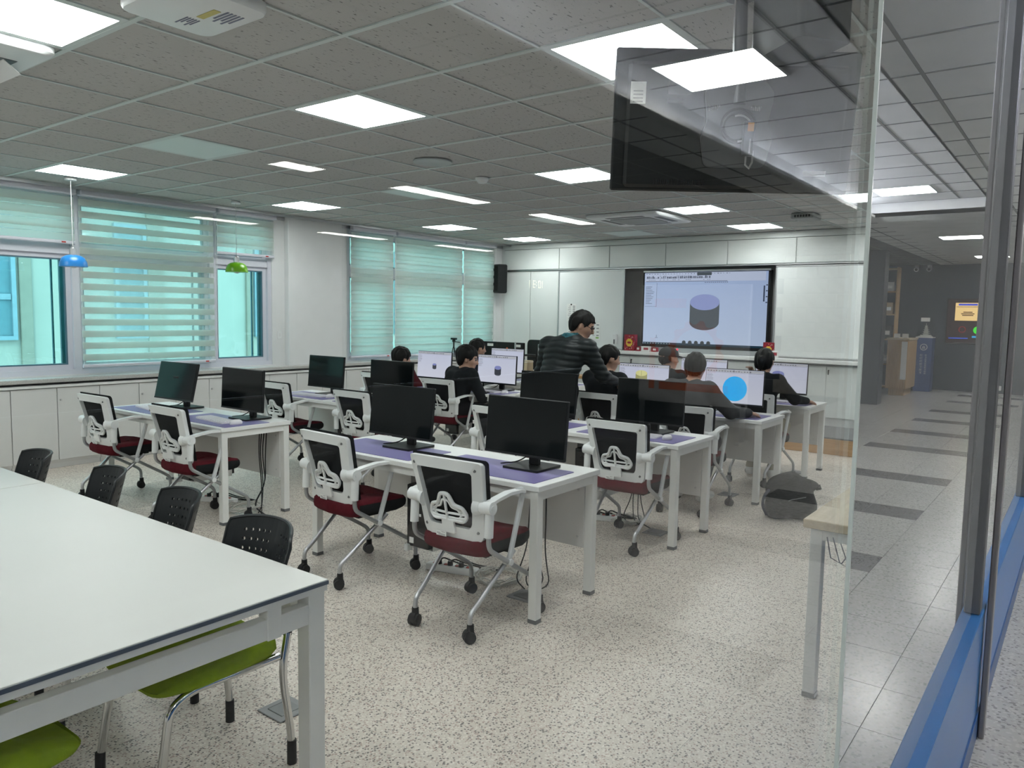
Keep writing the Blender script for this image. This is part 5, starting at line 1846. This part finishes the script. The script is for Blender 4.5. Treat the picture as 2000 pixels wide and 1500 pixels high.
def strip(x, y, a, label):
    t = thing('power_strip', label, 'power strip', (x, y, 0), R(a), 'white power strips on the floor')
    MB().cbox(-.17, .17, -.03, .03, 0, .042, .005).build('body', M_PLASTIC, t)
    for k in range(4):
        MB().cbox(-.13 + k * .075, -.105 + k * .075, -.012, .012, .042, .048, .002).build('switch', mat('red rocker switch', (.35, .03, .02, 1), .4), t)
    for k in (0, 1, 2):
        p = MB().cyl((-.09 + k * .075, .0, .042), (-.09 + k * .075, .0, .068), .018, .016, 10)
        p.tube(smooth_path([(-.09 + k * .075, 0, .062), (-.06 + k * .075, .0, .085), (-.02 + k * .08, .05, .05), (.10 + .05 * k, .10 + .03 * k, .006), (.26, .14, .006)], 4, .05), .005, 6)
        p.build('plug', M_BLACK, t)
strip(3.42, 3.02, -75, 'white power strip with black plugs under the nearest aisle-side desk')
strip(3.46, 5.62, -70, 'white power strip with black plugs under the nearest window-side desk')
strip(5.06, 2.95, -75, 'white power strip with black plugs under the second aisle-side desk')
strip(6.60, 5.25, -75, 'white power strip with black plugs under the third window-side desk')
def cables(x, y, label, seed, mt):
    rd = random.Random(seed)
    mb = MB()
    for k in range(5):
        pts = []
        r = .10 + .04 * rd.random()
        for q in range(20):
            a = q * .42 + k
            pts.append((x + r * math.cos(a) * (1 + .2 * rd.random()), y + r * .9 * math.sin(a) * (1 + .2 * rd.random()), .008 + .035 * rd.random()))
        mb.tube(pts, .0045, 5)
    return tag(mb.build('cable_coil', mt, ang=80), label, 'cable', 'tangled cables under the desks')
M_CABW = mat('white network cable', (.55, .54, .50, 1), .5)
cables(3.50, 2.72, 'tangle of white cable on the floor under the nearest aisle-side desk', 1, M_CABW)
cables(3.45, 5.25, 'tangle of white cable on the floor under the nearest window-side desk', 2, M_CABW)
cables(5.15, 2.75, 'tangle of white cable on the floor under the second aisle-side desk', 3, M_CABW)
def drop(x, y, seed, label):
    rd = random.Random(seed)
    mb = MB()
    for k in range(4):
        yy = y + .03 * k
        mb.tube(smooth_path([(x, yy, .66), (x - .02, yy - .03 + .04 * rd.random(), .45), (x + .01, yy + .05 * rd.random(), .2), (x - .1 * rd.random(), yy - .1 + .2 * rd.random(), .03), (x - .12, yy - .2 * rd.random(), .006)], 4, .1), .0042, 5)
    tag(mb.build('hanging_cables', M_BLACK, ang=80), label, 'cable', 'black cables hanging under the desks')
drop(3.58, 2.45, 4, 'black cables hanging behind the right seat of the nearest aisle-side desk')
drop(3.58, 5.12, 5, 'black cables hanging behind the right seat of the nearest window-side desk')
drop(5.20, 2.65, 6, 'black cables hanging behind the right seat of the second aisle-side desk')

# workshop corner by the front wall
t = thing('workshop_table', 'wooden workshop table in the far left corner', 'table', (9.02, 5.45, 0), 0)
MB().cbox(0, .28, 0, 2.2, .70, .74, .004).build('table_top', M_WOODF, t)
for x in (.02, .22):
    for y in (.03, 2.12):
        MB().cbox(x, x + .05, y, y + .05, 0, .70, .003).build('leg', M_STEELW, t)
def dpanel(y0, y1, label):
    t = thing('large_monitor', label, 'monitor', (9.52, (y0 + y1) / 2, .74), 0, 'large dark monitors in the workshop corner')
    w = (y1 - y0) / 2
    MB().cbox(-.02, .03, -w, w, .14, .40, .006).build('housing', M_BLACK, t)
    MB().box(-.022, -.02, -w * .8, -w * .35, .33, .37).build('sticker', M_PAPER, t, smooth=False)
    MB().box(-.01, .02, -.04, .04, .0, .16).cbox(-.08, .08, -.14, .14, -.002, .012, .003).build('stand', M_BLACK, t)
t2 = thing('monitor_table', 'pale table carrying the large dark monitors in the corner', 'table', (9.40, 6.75, 0), 0)
MB().cbox(0, .35, 0, 1.33, .70, .738, .004).build('table_top', M_WHITE, t2)
for x in (.02, .28):
    for y in (.03, 1.25):
        MB().cbox(x, x + .05, y, y + .05, 0, .70, .003).build('leg', M_STEELW, t2)
dpanel(7.52, 8.05, 'large dark monitor with a white sticker nearest the window corner')
dpanel(6.98, 7.50, 'large dark monitor with a white sticker behind the silver poles')
for k, (y, z) in enumerate(((6.85, 1.17), (6.42, 1.15))):
    t = thing('silver_pole_stand', ['slim silver pole stand left on the workshop table', 'slim silver pole stand right on the workshop table'][k], 'pole stand', (9.12, y, .741), 0, 'silver pole stands')
    MB().cyl((0, 0, 0), (0, 0, z - .741), .012, .012, 10).build('pole', M_ALU, t)
    MB().cbox(-.05, .05, -.05, .05, 0, .012, .003).build('base', M_BLACK, t)
    MB().tube(smooth_path([(0, 0, .24), (0, -.22, .25), (0, -.34, .20), (0, -.36, .08)] if k else [(0, 0, .22), (0, -.2, .24), (0, -.38, .24)], 4, .1), .016, 8).build('black_arm', M_BLACK, t)
t = thing('orange_glue_bottle', 'small orange-capped bottle before the dark monitors', 'bottle', (9.14, 7.02, .741), 0)
MB().lathe([(.02, 0), (.022, .01), (.022, .2), (.012, .24)], 12).build('bottle', M_BLACK, t)
MB().lathe([(.018, .24), (.022, .25), (.020, .30), (.010, .335)], 12).build('cap', mat('orange cap', (.75, .12, .02, 1), .4), t)
for k, (y, w, h, c, l) in enumerate(((6.22, .14, .15, (.03, .03, .03, 1), 'small black box on the workshop table'), (6.02, .20, .37, (.60, .57, .50, 1), 'cream carton standing on the workshop table by the man'), (6.62, .10, .16, (.55, .45, .30, 1), 'small tan carton on the workshop table'))):
    t = thing('workshop_box', l, 'box', (9.10, y, .741), 0, 'boxes on the workshop table')
    m_ = mat('workshop box %d' % k, c, .6)
    MB().cbox(-.06, .10, -w / 2, w / 2, 0, h, .004).build('box', m_, t)
    MB().cbox(-.064, .104, -w / 2 - .003, w / 2 + .003, h * .85, h * .9, .001).build('lid_edge', M_DGREY if k == 0 else M_PAPER, t)
t = thing('swivel_chair', 'black high-backed swivel chair behind the workshop table', 'chair', (9.75, 6.72, .2), R(0))
MB().cushion([( .22 * math.cos(a), .20 * math.sin(a)) for a in [2 * PI * k / 20 for k in range(20)]], [(.9, .40), (1, .43), (.97, .47), (.8, .49), (.1, .49)]).build('seat', M_BLACK, t)
MB().plate(rrect(-.22, .22, .50, .995, .09, 5), lambda u, w, d: (-.22 + d + .05 * (u / .22) ** 2, u, w), -.03, .02).build('backrest', M_BLACK, t)
MB().cyl((0, 0, .07), (0, 0, .41), .025, .025, 10).build('post', M_GREYT, t)
b_ = MB()
for k in range(5):
    a = 2 * PI * k / 5
    b_.tube([(0, 0, .08), (.28 * math.cos(a), .28 * math.sin(a), .05)], .018, 6)
    b_.cyl((.28 * math.cos(a), .28 * math.sin(a) - .01, .025), (.28 * math.cos(a), .28 * math.sin(a) + .01, .025), .025, .025, 10)
b_.build('star_base', M_BLACK, t)
t = thing('camera_tripod', 'small black tripod with a camera on the window sill', 'tripod', (9.06, 8.02, .886), 0)
for k in range(3):
    a = 2 * PI * k / 3 + .5
    MB().tube([(0, 0, .20), (.045 * math.cos(a), .045 * math.sin(a), .0)], .007, 6).build('leg', M_BLACK, t)
MB().cyl((0, 0, .14), (0, 0, .26), .012, .012, 8).cbox(-.02, .02, -.02, .02, .24, .275, .004).tube([(0, 0, .25), (.06, -.08, .235)], .007, 6).build('centre_column', M_BLACK, t)
MB().cbox(-.02, .02, -.055, .055, .275, .305, .004).build('camera', M_BLACK, t)
t = thing('pa_outlet', 'white outlet plate on the pier between the windows', 'outlet', (5.90, YW - .0, 1.22), 0)
MB().cbox(-.03, .03, -.008, 0, 0, .10, .003).build('plate', M_PLASTIC, t)
MB().cbox(-.012, .012, -.012, -.007, .03, .07, .002).build('switch', M_WALL, t)
# ================================================================ the hall on the viewer's side (seen as a reflection in the glass)
YM = 0.57
def vy(y):
    return YM - y
ZH, ZT = 2.88, 3.05
hf = struct(MB().box(-4, 20.2, -11.6, YG, -.06, -.004).build('floor_hall', M_HGROUT, smooth=False))
tf = MB()
td = MB()
dk = set()
DX = [3.48 + 1.715 * k for k in range(-3, 10)]
for i in range(60):
    for j in range(29):
        x, y = -3.9 + .4 * i, vy(0.42 + .4 * j)
        if y > .0 and y + .2 > YG:
            y1 = YG - .002
        else:
            y1 = y + .1985
        if any(abs(x - d) < .2 for d in DX) and 1.1 < .42 + .4 * j < 2.1:
            dk.add((x, y))
            continue
        if y - .1985 < -11.6:
            continue
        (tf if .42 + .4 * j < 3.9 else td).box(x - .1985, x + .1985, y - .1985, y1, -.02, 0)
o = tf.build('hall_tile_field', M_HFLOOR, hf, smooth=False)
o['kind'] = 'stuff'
o = td.build('hall_dimmed_tile_field', mat('dimmed hall tile', (.05, .052, .055, 1), .9), hf, smooth=False)  # deep hall floor, its dimness put into a darker colour
o['kind'] = 'stuff'
hd = MB().cbox(-.1985, .1985, -.1985, .1985, -.02, .0, .0015).mesh('dark_floor_tile', M_HDARK, smooth=False)
for x, y in sorted(dk):
    obj('dark_floor_tile', hd, hf, (x, y, 0))
M_HCEIL = mat('grey hall ceiling board', (.74, .75, .74, 1), .85, var=.05, vscale=4, bump=.2, bscale=80)
T0, T1, TX = vy(2.37), vy(.98), 10.6
hc = MB()
hc.box(-4, 20.2, T1, YG + .35, ZH, ZH + .05).box(TX, 20.2, T0, T1, ZH, ZH + .05)
hc.box(-4, TX, T0, T1, ZT, ZT + .05).box(-4, TX, T1, T1 + .02, ZH, ZT).box(-4, TX, T0 - .02, T0, ZH, ZT).box(TX, TX + .02, T0, T1, ZH, ZT)
hcl = struct(hc.build('ceiling_hall', M_HCEIL, smooth=False))
MB().box(-4, 20.2, -11.6, T0 - .5, ZH, ZH + .05).build('dimmed_ceiling_field', mat('dimmed hall ceiling', (.07, .072, .075, 1), .9), hcl, smooth=False)  # deep part of the ceiling, coloured dark so it reflects dimly
MB().box(-4, 20.2, T0 - .5, T0, ZH, ZH + .05).build('ceiling_border', M_HCEIL, hcl, smooth=False)
gr = MB()
for k in range(40):
    x = -3.8 + .6 * k
    gr.box(x - .008, x + .008, -11.5, T0 - .02, ZH - .003, ZH)
    gr.box(x - .008, x + .008, T1 + .02, YG, ZH - .003, ZH)
    if x < TX:
        gr.box(x - .008, x + .008, T0, T1, ZT - .003, ZT)
for k in range(20):
    y = vy(2.6 + .6 * k)
    if y > -11.5:
        gr.box(-4, 20, y - .008, y + .008, ZH - .003, ZH)
gr.box(-4, TX, vy(1.38), vy(1.36), ZT - .003, ZT)
gr.box(-4, 20, vy(.82), vy(.80), ZH - .003, ZH)
gr.build('joint_strips', mat('dark ceiling joint', (.16, .165, .16, 1), .7), hcl, smooth=False)
struct(MB().box(-4.1, -4, -11.7, YG + .4, 0, ZT + .1).build('wall_hall_back', M_WALL))
struct(MB().box(-4, 20.2, -11.75, -11.6, 0, ZT + .1).build('wall_hall_side', mat('warm grey hall wall', (.09, .088, .085, 1), .7)))
ew = MB().box(20, 20.15, vy(4.2), YG + .4, 0, ZT).box(20, 20.15, -11.6, vy(4.2), 0, ZT)
struct(ew.build('wall_hall_end', M_NAVY, smooth=False))
struct(MB().box(10.42, 20.1, YG, YG + .1, 0, ZT).box(XB - 2.6, XB - .5, YG, YG + .1, 0, ZT).build('wall_hall_classroom_side', M_NAVY, smooth=False))
def hlight(x, yv, w, d, z, label, e=48):
    t = thing('hall_light', label, 'ceiling light', (x + w / 2, vy(yv + d / 2), z), 0, 'light panels in the hall ceiling')
    MB().box(-w / 2, w / 2, -d / 2, d / 2, -.006, -.001).build('diffuser', emit('lit hall panel %d' % e, (1, .985, .95, 1), e), t, smooth=False)
    f = MB()
    for a, b, c, q in ((-w / 2 - .015, w / 2 + .015, -d / 2 - .015, -d / 2), (-w / 2 - .015, w / 2 + .015, d / 2, d / 2 + .015), (-w / 2 - .015, -w / 2, -d / 2, d / 2), (w / 2, w / 2 + .015, -d / 2, d / 2)):
        f.box(a, b, c, q, -.008, -.001)
    f.build('frame', M_GRID, t, smooth=False)
hlight(4.20, 1.56, .58, .60, ZT, 'square hall light panel reflected over the hanging television')
hlight(9.40, 1.52, .55, .58, ZT, 'square hall light panel, second along the hall')
hlight(13.40, 1.42, .50, .56, ZH, 'square hall light panel, third along the hall')
hlight(17.6, 1.40, .5, .55, ZH, 'square hall light panel by the exit sign')
hlight(-1.0, 1.56, .58, .60, ZT, 'square hall light panel behind the viewer')
for x, y, w, l in ((4.20, 5.68, .46, 'short strip light in the hall'), (5.68, 5.68, 1.40, 'long strip light in the middle of the hall'), (8.15, 5.68, 1.3, 'long strip light farther down the hall'), (8.25, 10.1, 1.42, 'long strip light along the far hall wall'), (10.9, 9.95, 1.6, 'long strip light along the far hall wall near its end'), (6.0, 10.1, 1.0, 'strip light along the far hall wall nearest the viewer')):
    hlight(x, y, w, .26, ZH, l, 40)
# LED wash on the tray edge
cw = thing('cove_light_strip', 'row of light strips along the edge of the raised hall ceiling', 'light strip', (0, T0 + .004, ZH), 0)
MB().box(-4, TX, 0, .07, .0, .028).build('lip', M_HCEIL, cw, smooth=False)
for k in range(22):
    MB().box(-2.6 + k * .6, -2.6 + k * .6 + .38, .040, .052, .028, .036).build('led_segment', emit('cool led', (.86, .88, 1, 1), 600.0), cw, smooth=False)
for k, (x, yv) in enumerate(((2.2, 3.38), (2.17, 3.88), (2.19, 4.05))):
    t = thing('hall_downlight', ['round warm downlight in the hall, largest of three', 'small warm downlight in the hall, middle one', 'small warm downlight in the hall, farthest one'][k], 'downlight', (x, vy(yv), ZH), 0, 'warm downlights in the hall ceiling')
    r = .04 if k == 0 else .018
    MB().cyl((0, 0, -.006), (0, 0, -.002), r, r, 18).build('lamp', emit('warm lamp', (1, .78, .52, 1), 14), t, smooth=False)
    MB().lathe([(r, -.008), (r + .014, -.006), (r + .016, -.001)], 18).build('ring', M_ALU, t)
# column, block wall, shelf, counter, pedestal, display at the hall end
struct(MB().cbox(15.5, 15.85, vy(3.44), vy(3.13), 0, ZH, .01).build('wall_hall_column', mat('slate column', (.035, .045, .06, 1), .5)))
bw = struct(MB().box(16.3, 16.5, vy(5.2), vy(3.62), 0, ZH).build('wall_hall_block', mat('pale joint mortar', (.40, .38, .34, 1), .8), smooth=False))
bl = MB().cbox(-.012, .01, -.195, .195, -.14, .14, .004).mesh('stone_block', mat('pale stone block', (.46, .43, .38, 1), .75, var=.12, vscale=5, bump=.3), smooth=False)
for r_ in range(9):
    for c_ in range(4):
        y = vy(3.83 + .4 * c_ - (.2 if r_ % 2 else 0) + .1)
        if y + .195 < vy(3.62):
            obj('stone_block', bl, bw, (16.295, y, .16 + .30 * r_))
t = thing('wooden_shelf', 'tall wooden shelf frame beside the navy hall wall', 'shelf', (18.5, vy(3.62), 0), 0)
q = MB()
for y in (-.16, .13):
    q.cbox(0, .3, y, y + .03, 0, 2.75, .003)
q.build('upright', M_WOODZ, t)
for z in (.1, .6, 1.15, 1.7, 2.2, 2.7):
    MB().cbox(0, .3, -.13, .13, z, z + .03, .003).build('shelf_board', M_WOODZ, t)
for k, (z, h, c) in enumerate(((.63, .2, (.5, .5, .48, 1)), (1.18, .3, (.04, .05, .05, 1)), (1.73, .25, (.4, .3, .2, 1)), (2.23, .2, (.5, .5, .48, 1)))):
    b = thing('shelf_item', ['white box low on the wooden hall shelf', 'dark box at mid height on the wooden hall shelf', 'tan box high on the wooden hall shelf', 'white box near the top of the wooden hall shelf'][k], 'box', (18.6, vy(3.62), z), 0, 'boxes on the wooden hall shelf')
    MB().cbox(-.08, .08, -.09, .09, 0, h, .005).build('box', mat('shelf box %d' % k, c, .6), b)
    MB().box(-.082, -.08, -.05, .05, h * .3, h * .6).build('label', M_PAPER, b, smooth=False)
t = thing('reception_counter', 'pine slatted reception counter at the hall end', 'counter', (17.75, vy(3.25), 0), 0)
MB().cbox(0, 1.0, -.20, .20, .15, 1.18, .005).build('body', M_WOODZ, t)
MB().cbox(-.02, 1.02, -.22, .22, 1.18, 1.22, .004).build('counter_top', M_WOODL, t)
for k in range(8):
    MB().cbox(-.015, .0, -.195 + k * .05, -.155 + k * .05, .15, 1.18, .003).build('slat', M_WOODZ, t)
MB().box(-.022, -.016, .08, .19, .35, 1.15).build('white_board', M_PAPER, t, smooth=False)
MB().cbox(.1, .9, -.15, .15, 0, .15, .004).build('plinth', M_WOODZ, t)
for k in range(2):
    b = thing('counter_card', ['small framed card on the reception counter, left', 'small white card on the reception counter, right'][k], 'card', (17.9, vy(3.3 - .16 * k), 1.221), 0, 'cards on the reception counter')
    MB().cbox(-.004, .004, -.06, .06, 0, .09, .002).build('card', M_PAPER, b)
    MB().box(-.02, .03, -.03, .03, 0, .006).build('foot', M_DGREY, b, smooth=False)
M_PED = mat('blue pedestal', (.035, .075, .22, 1), .5)
t = thing('display_pedestal', 'blue square pedestal with white emblem and vertical lettering', 'pedestal', (19.3, vy(3.0), 0), 0)
MB().cbox(0, .34, -.17, .17, 0, 1.21, .004).build('plinth', M_PED, t)
MB().cbox(-.006, .346, -.176, .176, 1.21, 1.23, .003).build('top_board', M_PAPER, t)
em = MB()
em.ring([(.075 * math.cos(2 * PI * k / 24), 1.0 + .075 * math.sin(2 * PI * k / 24)) for k in range(24)], [(.060 * math.cos(2 * PI * k / 24), 1.0 + .060 * math.sin(2 * PI * k / 24)) for k in range(24)], lambda u, w, d: (d, u, w), -.004, 0)
for k in range(5):
    em.box(-.004, 0, -.030 + k * .013, -.022 + k * .013, .975, 1.01 + .012 * (2 - abs(k - 2)))
em.box(-.004, 0, -.035, .035, .962, .970)
em.build('emblem', mat('pale emblem', (.5, .53, .58, 1), .5), t, smooth=False)
lt = MB()
rd = random.Random(11)
for col, yy, n_, s_ in ((0, -.035, 7, .028), (1, .055, 10, .018)):
    for k in range(n_):
        z = .83 - k * (.46 / n_)
        lt.box(-.003, 0, yy - s_, yy + s_, z, z + .006)
        lt.box(-.003, 0, yy - s_ * .2 + .01 * rd.random(), yy + .004, z - s_, z + .01)
        if rd.random() < .7:
            lt.box(-.003, 0, yy - s_, yy - s_ + .006, z - s_ * 1.1, z)
        lt.box(-.003, 0, yy - s_ * .8, yy + s_ * .9, z - s_ * 1.1, z - s_ * 1.1 + .005)
lt.build('lettering', mat('pale lettering', (.45, .48, .54, 1), .5), t, smooth=False)
t = thing('pagoda_model', 'small white tiered pagoda model in a clear case on the pedestal', 'model', (19.47, vy(3.0), 1.231), 0)
pg = MB()
pg.box(-.13, .13, -.13, .13, 0, .02).box(-.10, .10, -.10, .10, .02, .045)
for k in range(5):
    w = .085 - k * .013
    z = .045 + k * .042
    pg.box(-w * .6, w * .6, -w * .6, w * .6, z, z + .030)
    pg.add([(-w, -w, z + .026), (w, -w, z + .026), (w, w, z + .026), (-w, w, z + .026), (-w * .5, -w * .5, z + .042), (w * .5, -w * .5, z + .042), (w * .5, w * .5, z + .042), (-w * .5, w * .5, z + .042)],
           [(3, 2, 1, 0), (4, 5, 6, 7), (0, 1, 5, 4), (1, 2, 6, 5), (2, 3, 7, 6), (3, 0, 4, 7)])
pg.cyl((0, 0, .25), (0, 0, .31), .008, .003, 8)
pg.build('pagoda', mat('white resin', (.75, .74, .70, 1), .5), t, smooth=False)
cs = MB()
for (a, b, c, d) in ((-.16, -.156, -.16, .16), (.156, .16, -.16, .16), (-.156, .156, -.16, -.156), (-.156, .156, .156, .16)):
    cs.box(a, b, c, d, 0, .36)
cs.box(-.16, .16, -.16, .16, .36, .364)
cs.build('clear_case', M_GLASS, t, smooth=False)
MB().box(-.165, -.162, -.09, .09, .345, .43).build('title_card', M_PAPER, t, smooth=False)
t = thing('hall_display', 'wide dark wall display with parchment-coloured panels at the hall end', 'display', (19.955, vy(2.15), 1.08), 0)
MB().cbox(0, .04, -.53, .53, 0, 1.03, .006).build('housing', M_BLACK, t)
s_ = MB().box(-.004, .0, -.51, .51, .03, 1.0).build('screen', emit('dark picture', (.020, .008, .006, 1), 1.0), t, smooth=False)
def hs_(name, y0, y1, z0, z1, c, e):
    MB().box(-.008, -.004, y0, y1, z0, z1).build(name, emit(name, c, e), s_, smooth=False)
# positions mirrored left-right against the photograph, as the glass flips them back
hs_('parchment_panel', -.36 + .0, .13 - .0, .53, .93, (.80, .55, .22, 1), 1.3)
hs_('parchment_panel_end', .25, .50, .20, .60, (.70, .42, .14, 1), 1.2)
hs_('yellow_figure', .30, .36, .82, .95, (.9, .6, .1, 1), 1.3)
q = MB().box(-.010, -.008, -.30, .07, .87, .91)
q.build('blue_title', emit('blue title', (.02, .06, .6, 1), 1.2), s_, smooth=False)
q = MB()
for k, (a, b) in enumerate(((-.20, -.02), (-.24, .02), (-.22, .0))):
    q.box(-.010, -.008, a, b, .71 - .035 * k, .73 - .035 * k)
q.box(-.010, -.008, -.34, .11, .835, .845)
q.build('panel_text', emit('brown text', (.08, .03, .01, 1), 1), s_, smooth=False)
MB().cyl((-.006, .10, .32), (-.010, .10, .32), .085, .085, 20).build('green_orb', emit('green orb', (.05, .75, .03, 1), 1.2), s_)
MB().box(-.010, -.006, .08, .20, .44, .48).box(-.010, -.006, .0, .12, .15, .19).build('cyan_words', emit('cyan words', (.03, .35, .7, 1), 1.2), s_, smooth=False)
MB().box(-.010, -.006, -.46, -.08, .12, .145).build('blue_words', emit('blue words', (.04, .10, .6, 1), 1.1), s_, smooth=False)
MB().ring([(-.20 + .07 * math.cos(2 * PI * k / 20), .33 + .07 * math.sin(2 * PI * k / 20)) for k in range(20)], [(-.20 + .058 * math.cos(2 * PI * k / 20), .33 + .058 * math.sin(2 * PI * k / 20)) for k in range(20)], lambda u, w, d: (d, u, w), -.010, -.006).build('red_ring', emit('red ring', (.35, .01, .01, 1), 1), s_, smooth=False)
t = thing('round_wall_sign', 'round pale sign reading Ai on the navy hall wall', 'sign', (19.995, vy(1.88), .89), 0)
MB().cyl((0, 0, 0), (-.012, 0, 0), .105, .105, 28).build('disc', mat('pale disc', (.55, .57, .6, 1), .5), t)
obj('lettering', text_mesh('Ai', .15, Matrix(((0, 0, -1, -.014), (-1, 0, 0, 0), (0, 1, 0, 0), (0, 0, 0, 1)))), t).data.materials.append(M_NAVY)
t = thing('white_wall_box', 'white box low on the navy hall wall', 'box', (19.94, vy(1.68), .08), 0)
MB().cbox(-.04, .05, -.16, .16, 0, .10, .006).build('case', M_PLASTIC, t)
MB().box(-.043, -.04, -.1, .1, .03, .06).build('slot', M_DGREY, t, smooth=False)
for k, y in enumerate((3.32, 3.06)):
    t = thing('security_camera', ['white security camera at the hall ceiling, left', 'white security camera at the hall ceiling, right'][k], 'camera', (19.8, vy(y), ZH - .02), 0, 'security cameras')
    MB().cyl((0, 0, 0), (0, 0, -.07), .05, .045, 14).build('mount', M_PLASTIC, t)
    MB().cyl((-.10, 0, -.10), (.06, 0, -.08), .05, .05, 14).build('body', M_PLASTIC, t)
    MB().cyl((-.105, 0, -.1006), (-.10, 0, -.10), .035, .035, 12).build('lens', M_BLACK, t)
t = thing('exit_sign', 'green hanging exit sign with a running figure and arrow', 'sign', (15.0, vy(1.42), 2.49), 0)
MB().cbox(-.03, .03, -.10, .10, 0, .22, .004).build('case', M_PLASTIC, t)
MB().box(-.033, -.030, -.095, .095, .01, .21).build('green_face', emit('exit green', (.02, .55, .22, 1), 1.6), t, smooth=False)
q = MB()
q.cyl((-.036, .055, .165), (-.033, .055, .165), .016, .016, 10)
q.box(-.036, -.033, .02, .075, .09, .145).box(-.036, -.033, .0, .035, .04, .09).box(-.036, -.033, .06, .09, .05, .09)
q.box(-.036, -.033, -.08, -.02, .10, .12)
q.add([(-.036, -.085, .14), (-.036, -.085, .08), (-.036, -.055, .11)], [(0, 1, 2)])
q.build('pictogram', emit('exit white', (.9, 1, .95, 1), 1.6), t, smooth=False)
MB().cyl((0, 0, .22), (0, 0, ZH - 2.49), .008, .008, 8).build('hanger_rod', M_ALU, t)
# clock on the far hall wall
t = thing('digital_clock', 'digital wall clock with warm white digits 10:31', 'clock', (17.03, -11.59, 2.30), 0)
SEG = {'0': 'abcdef', '1': 'bc', '3': 'abgcd'}
dg = MB()
def seg(x, s, w=.11, h=.20, th=.022):
    R_ = {'a': (0, w, h - th, h), 'g': (0, w, h / 2 - th / 2, h / 2 + th / 2), 'd': (0, w, 0, th), 'f': (0, th, h / 2, h), 'b': (w - th, w, h / 2, h), 'e': (0, th, 0, h / 2), 'c': (w - th, w, 0, h / 2)}
    for c in SEG[s]:
        a, b, z0, z1 = R_[c]
        dg.box(x + a + .004, x + b - .004 if b - a > .05 else x + b, .05, .055, z0, z1)
# written for a reader facing the clock (towards -y), so x runs right to left in world space
xx = -.40
for ch in '10:31':
    if ch == ':':
        dg.box(xx + .02, xx + .045, .05, .055, .05, .08).box(xx + .02, xx + .045, .05, .055, .13, .16)
        xx += .08
        continue
    seg(xx, ch)
    xx += .17
dg.v = [(-v[0], v[1], v[2]) for v in dg.v]
dg.build('digits', emit('clock digits', (1, .85, .65, 1), 9), t, smooth=False)
MB().cbox(-.5, .5, .0, .05, -.08, .28, .01).build('case', M_BLACK, t)
# notice board with a gear emblem standing in the hall
t = thing('notice_board', 'pale notice board with an orange gear emblem standing in the hall', 'notice board', (9.3, vy(4.1), 0), 0)
MB().cbox(0, .04, -.75, .75, .45, 2.0, .005).build('board', mat('pale board', (.55, .55, .55, 1), .6), t)
for s in (-1, 1):
    MB().cbox(-.15, .19, s * .7 - .03, s * .7 + .03, 0, .03, .004).cbox(.0, .04, s * .7 - .03, s * .7 + .03, .03, .5, .004).build('leg', M_ALU, t)
M_ORG = mat('orange gear paint', (.75, .13, .015, 1), .5)
ge = MB()
n = 48
def gr_(k, r0, r1):
    r = r1 if (k // 2) % 2 else r0
    a = 2 * PI * k / n
    return (.05 + r * math.cos(a), 1.15 + r * math.sin(a))
ge.ring([gr_(k, .34, .39) for k in range(n)], [(.05 + .28 * math.cos(2 * PI * k / n), 1.15 + .28 * math.sin(2 * PI * k / n)) for k in range(n)], lambda u, w, d: (d, u, w), -.004, 0)
ge.build('gear_emblem', M_ORG, t, smooth=False)
MB().box(-.004, 0, -.45, .5, .62, .72).box(-.004, 0, -.6, -.52, .62, 1.3).box(-.004, 0, -.55, -.1, 1.7, 1.82).build('orange_bars', M_ORG, t, smooth=False)

# ================================================================ the building across the yard
M_FAC = mat('cream render', (.35, .325, .285, 1), .85, var=.06, vscale=1.2)
b = thing('opposite_building', 'cream building across the yard seen through the windows', 'building', (0, 15.0, -4), 0)
MB().box(-12, 40, 0, .3, 0, 9.8).build('facade', M_FAC, b, smooth=False)
for x, w in ((5.48, .20), (7.76, .34), (9.98, .16), (13.2, .3)):
    MB().cbox(x, x + w, -.06, 0, 0, 9.8, .01).build('shaded_recess_side', mat('shaded tan render', (.25, .22, .18, 1), .85, var=.06), b)  # recess sides in shade, their darker tone painted on as strips
for x, w in ((4.0, 1.42), (7.12, .62), (10.18, 1.3), (14.5, 1.4), (18.5, 1.4)):
    for z in (1.4, 4.98):
        f = MB()
        frame_rect(f, x, x + w, z, z + 2.2, .07, -.08, .05)
        f.box(x + .08, x + w - .08, -.06, .02, z + .70, z + .80)
        wn = f.build('window', mat('blue grey steel frame', (.20, .28, .33, 1), .5), b, smooth=False)
        for (d, e) in ((z + .07, z + .70), (z + .80, z + 2.13)):
            MB().box(x + .07, x + w - .07, -.03, -.01, d, e).build('pane', mat('blue window glass', (.12, .21, .25, 1), .1), wn, smooth=False)
struct(MB().box(-20, 45, YW + .25, 15, -4.2, -4).build('ground_yard', mat('pale yard paving', (.45, .44, .42, 1), .9)))
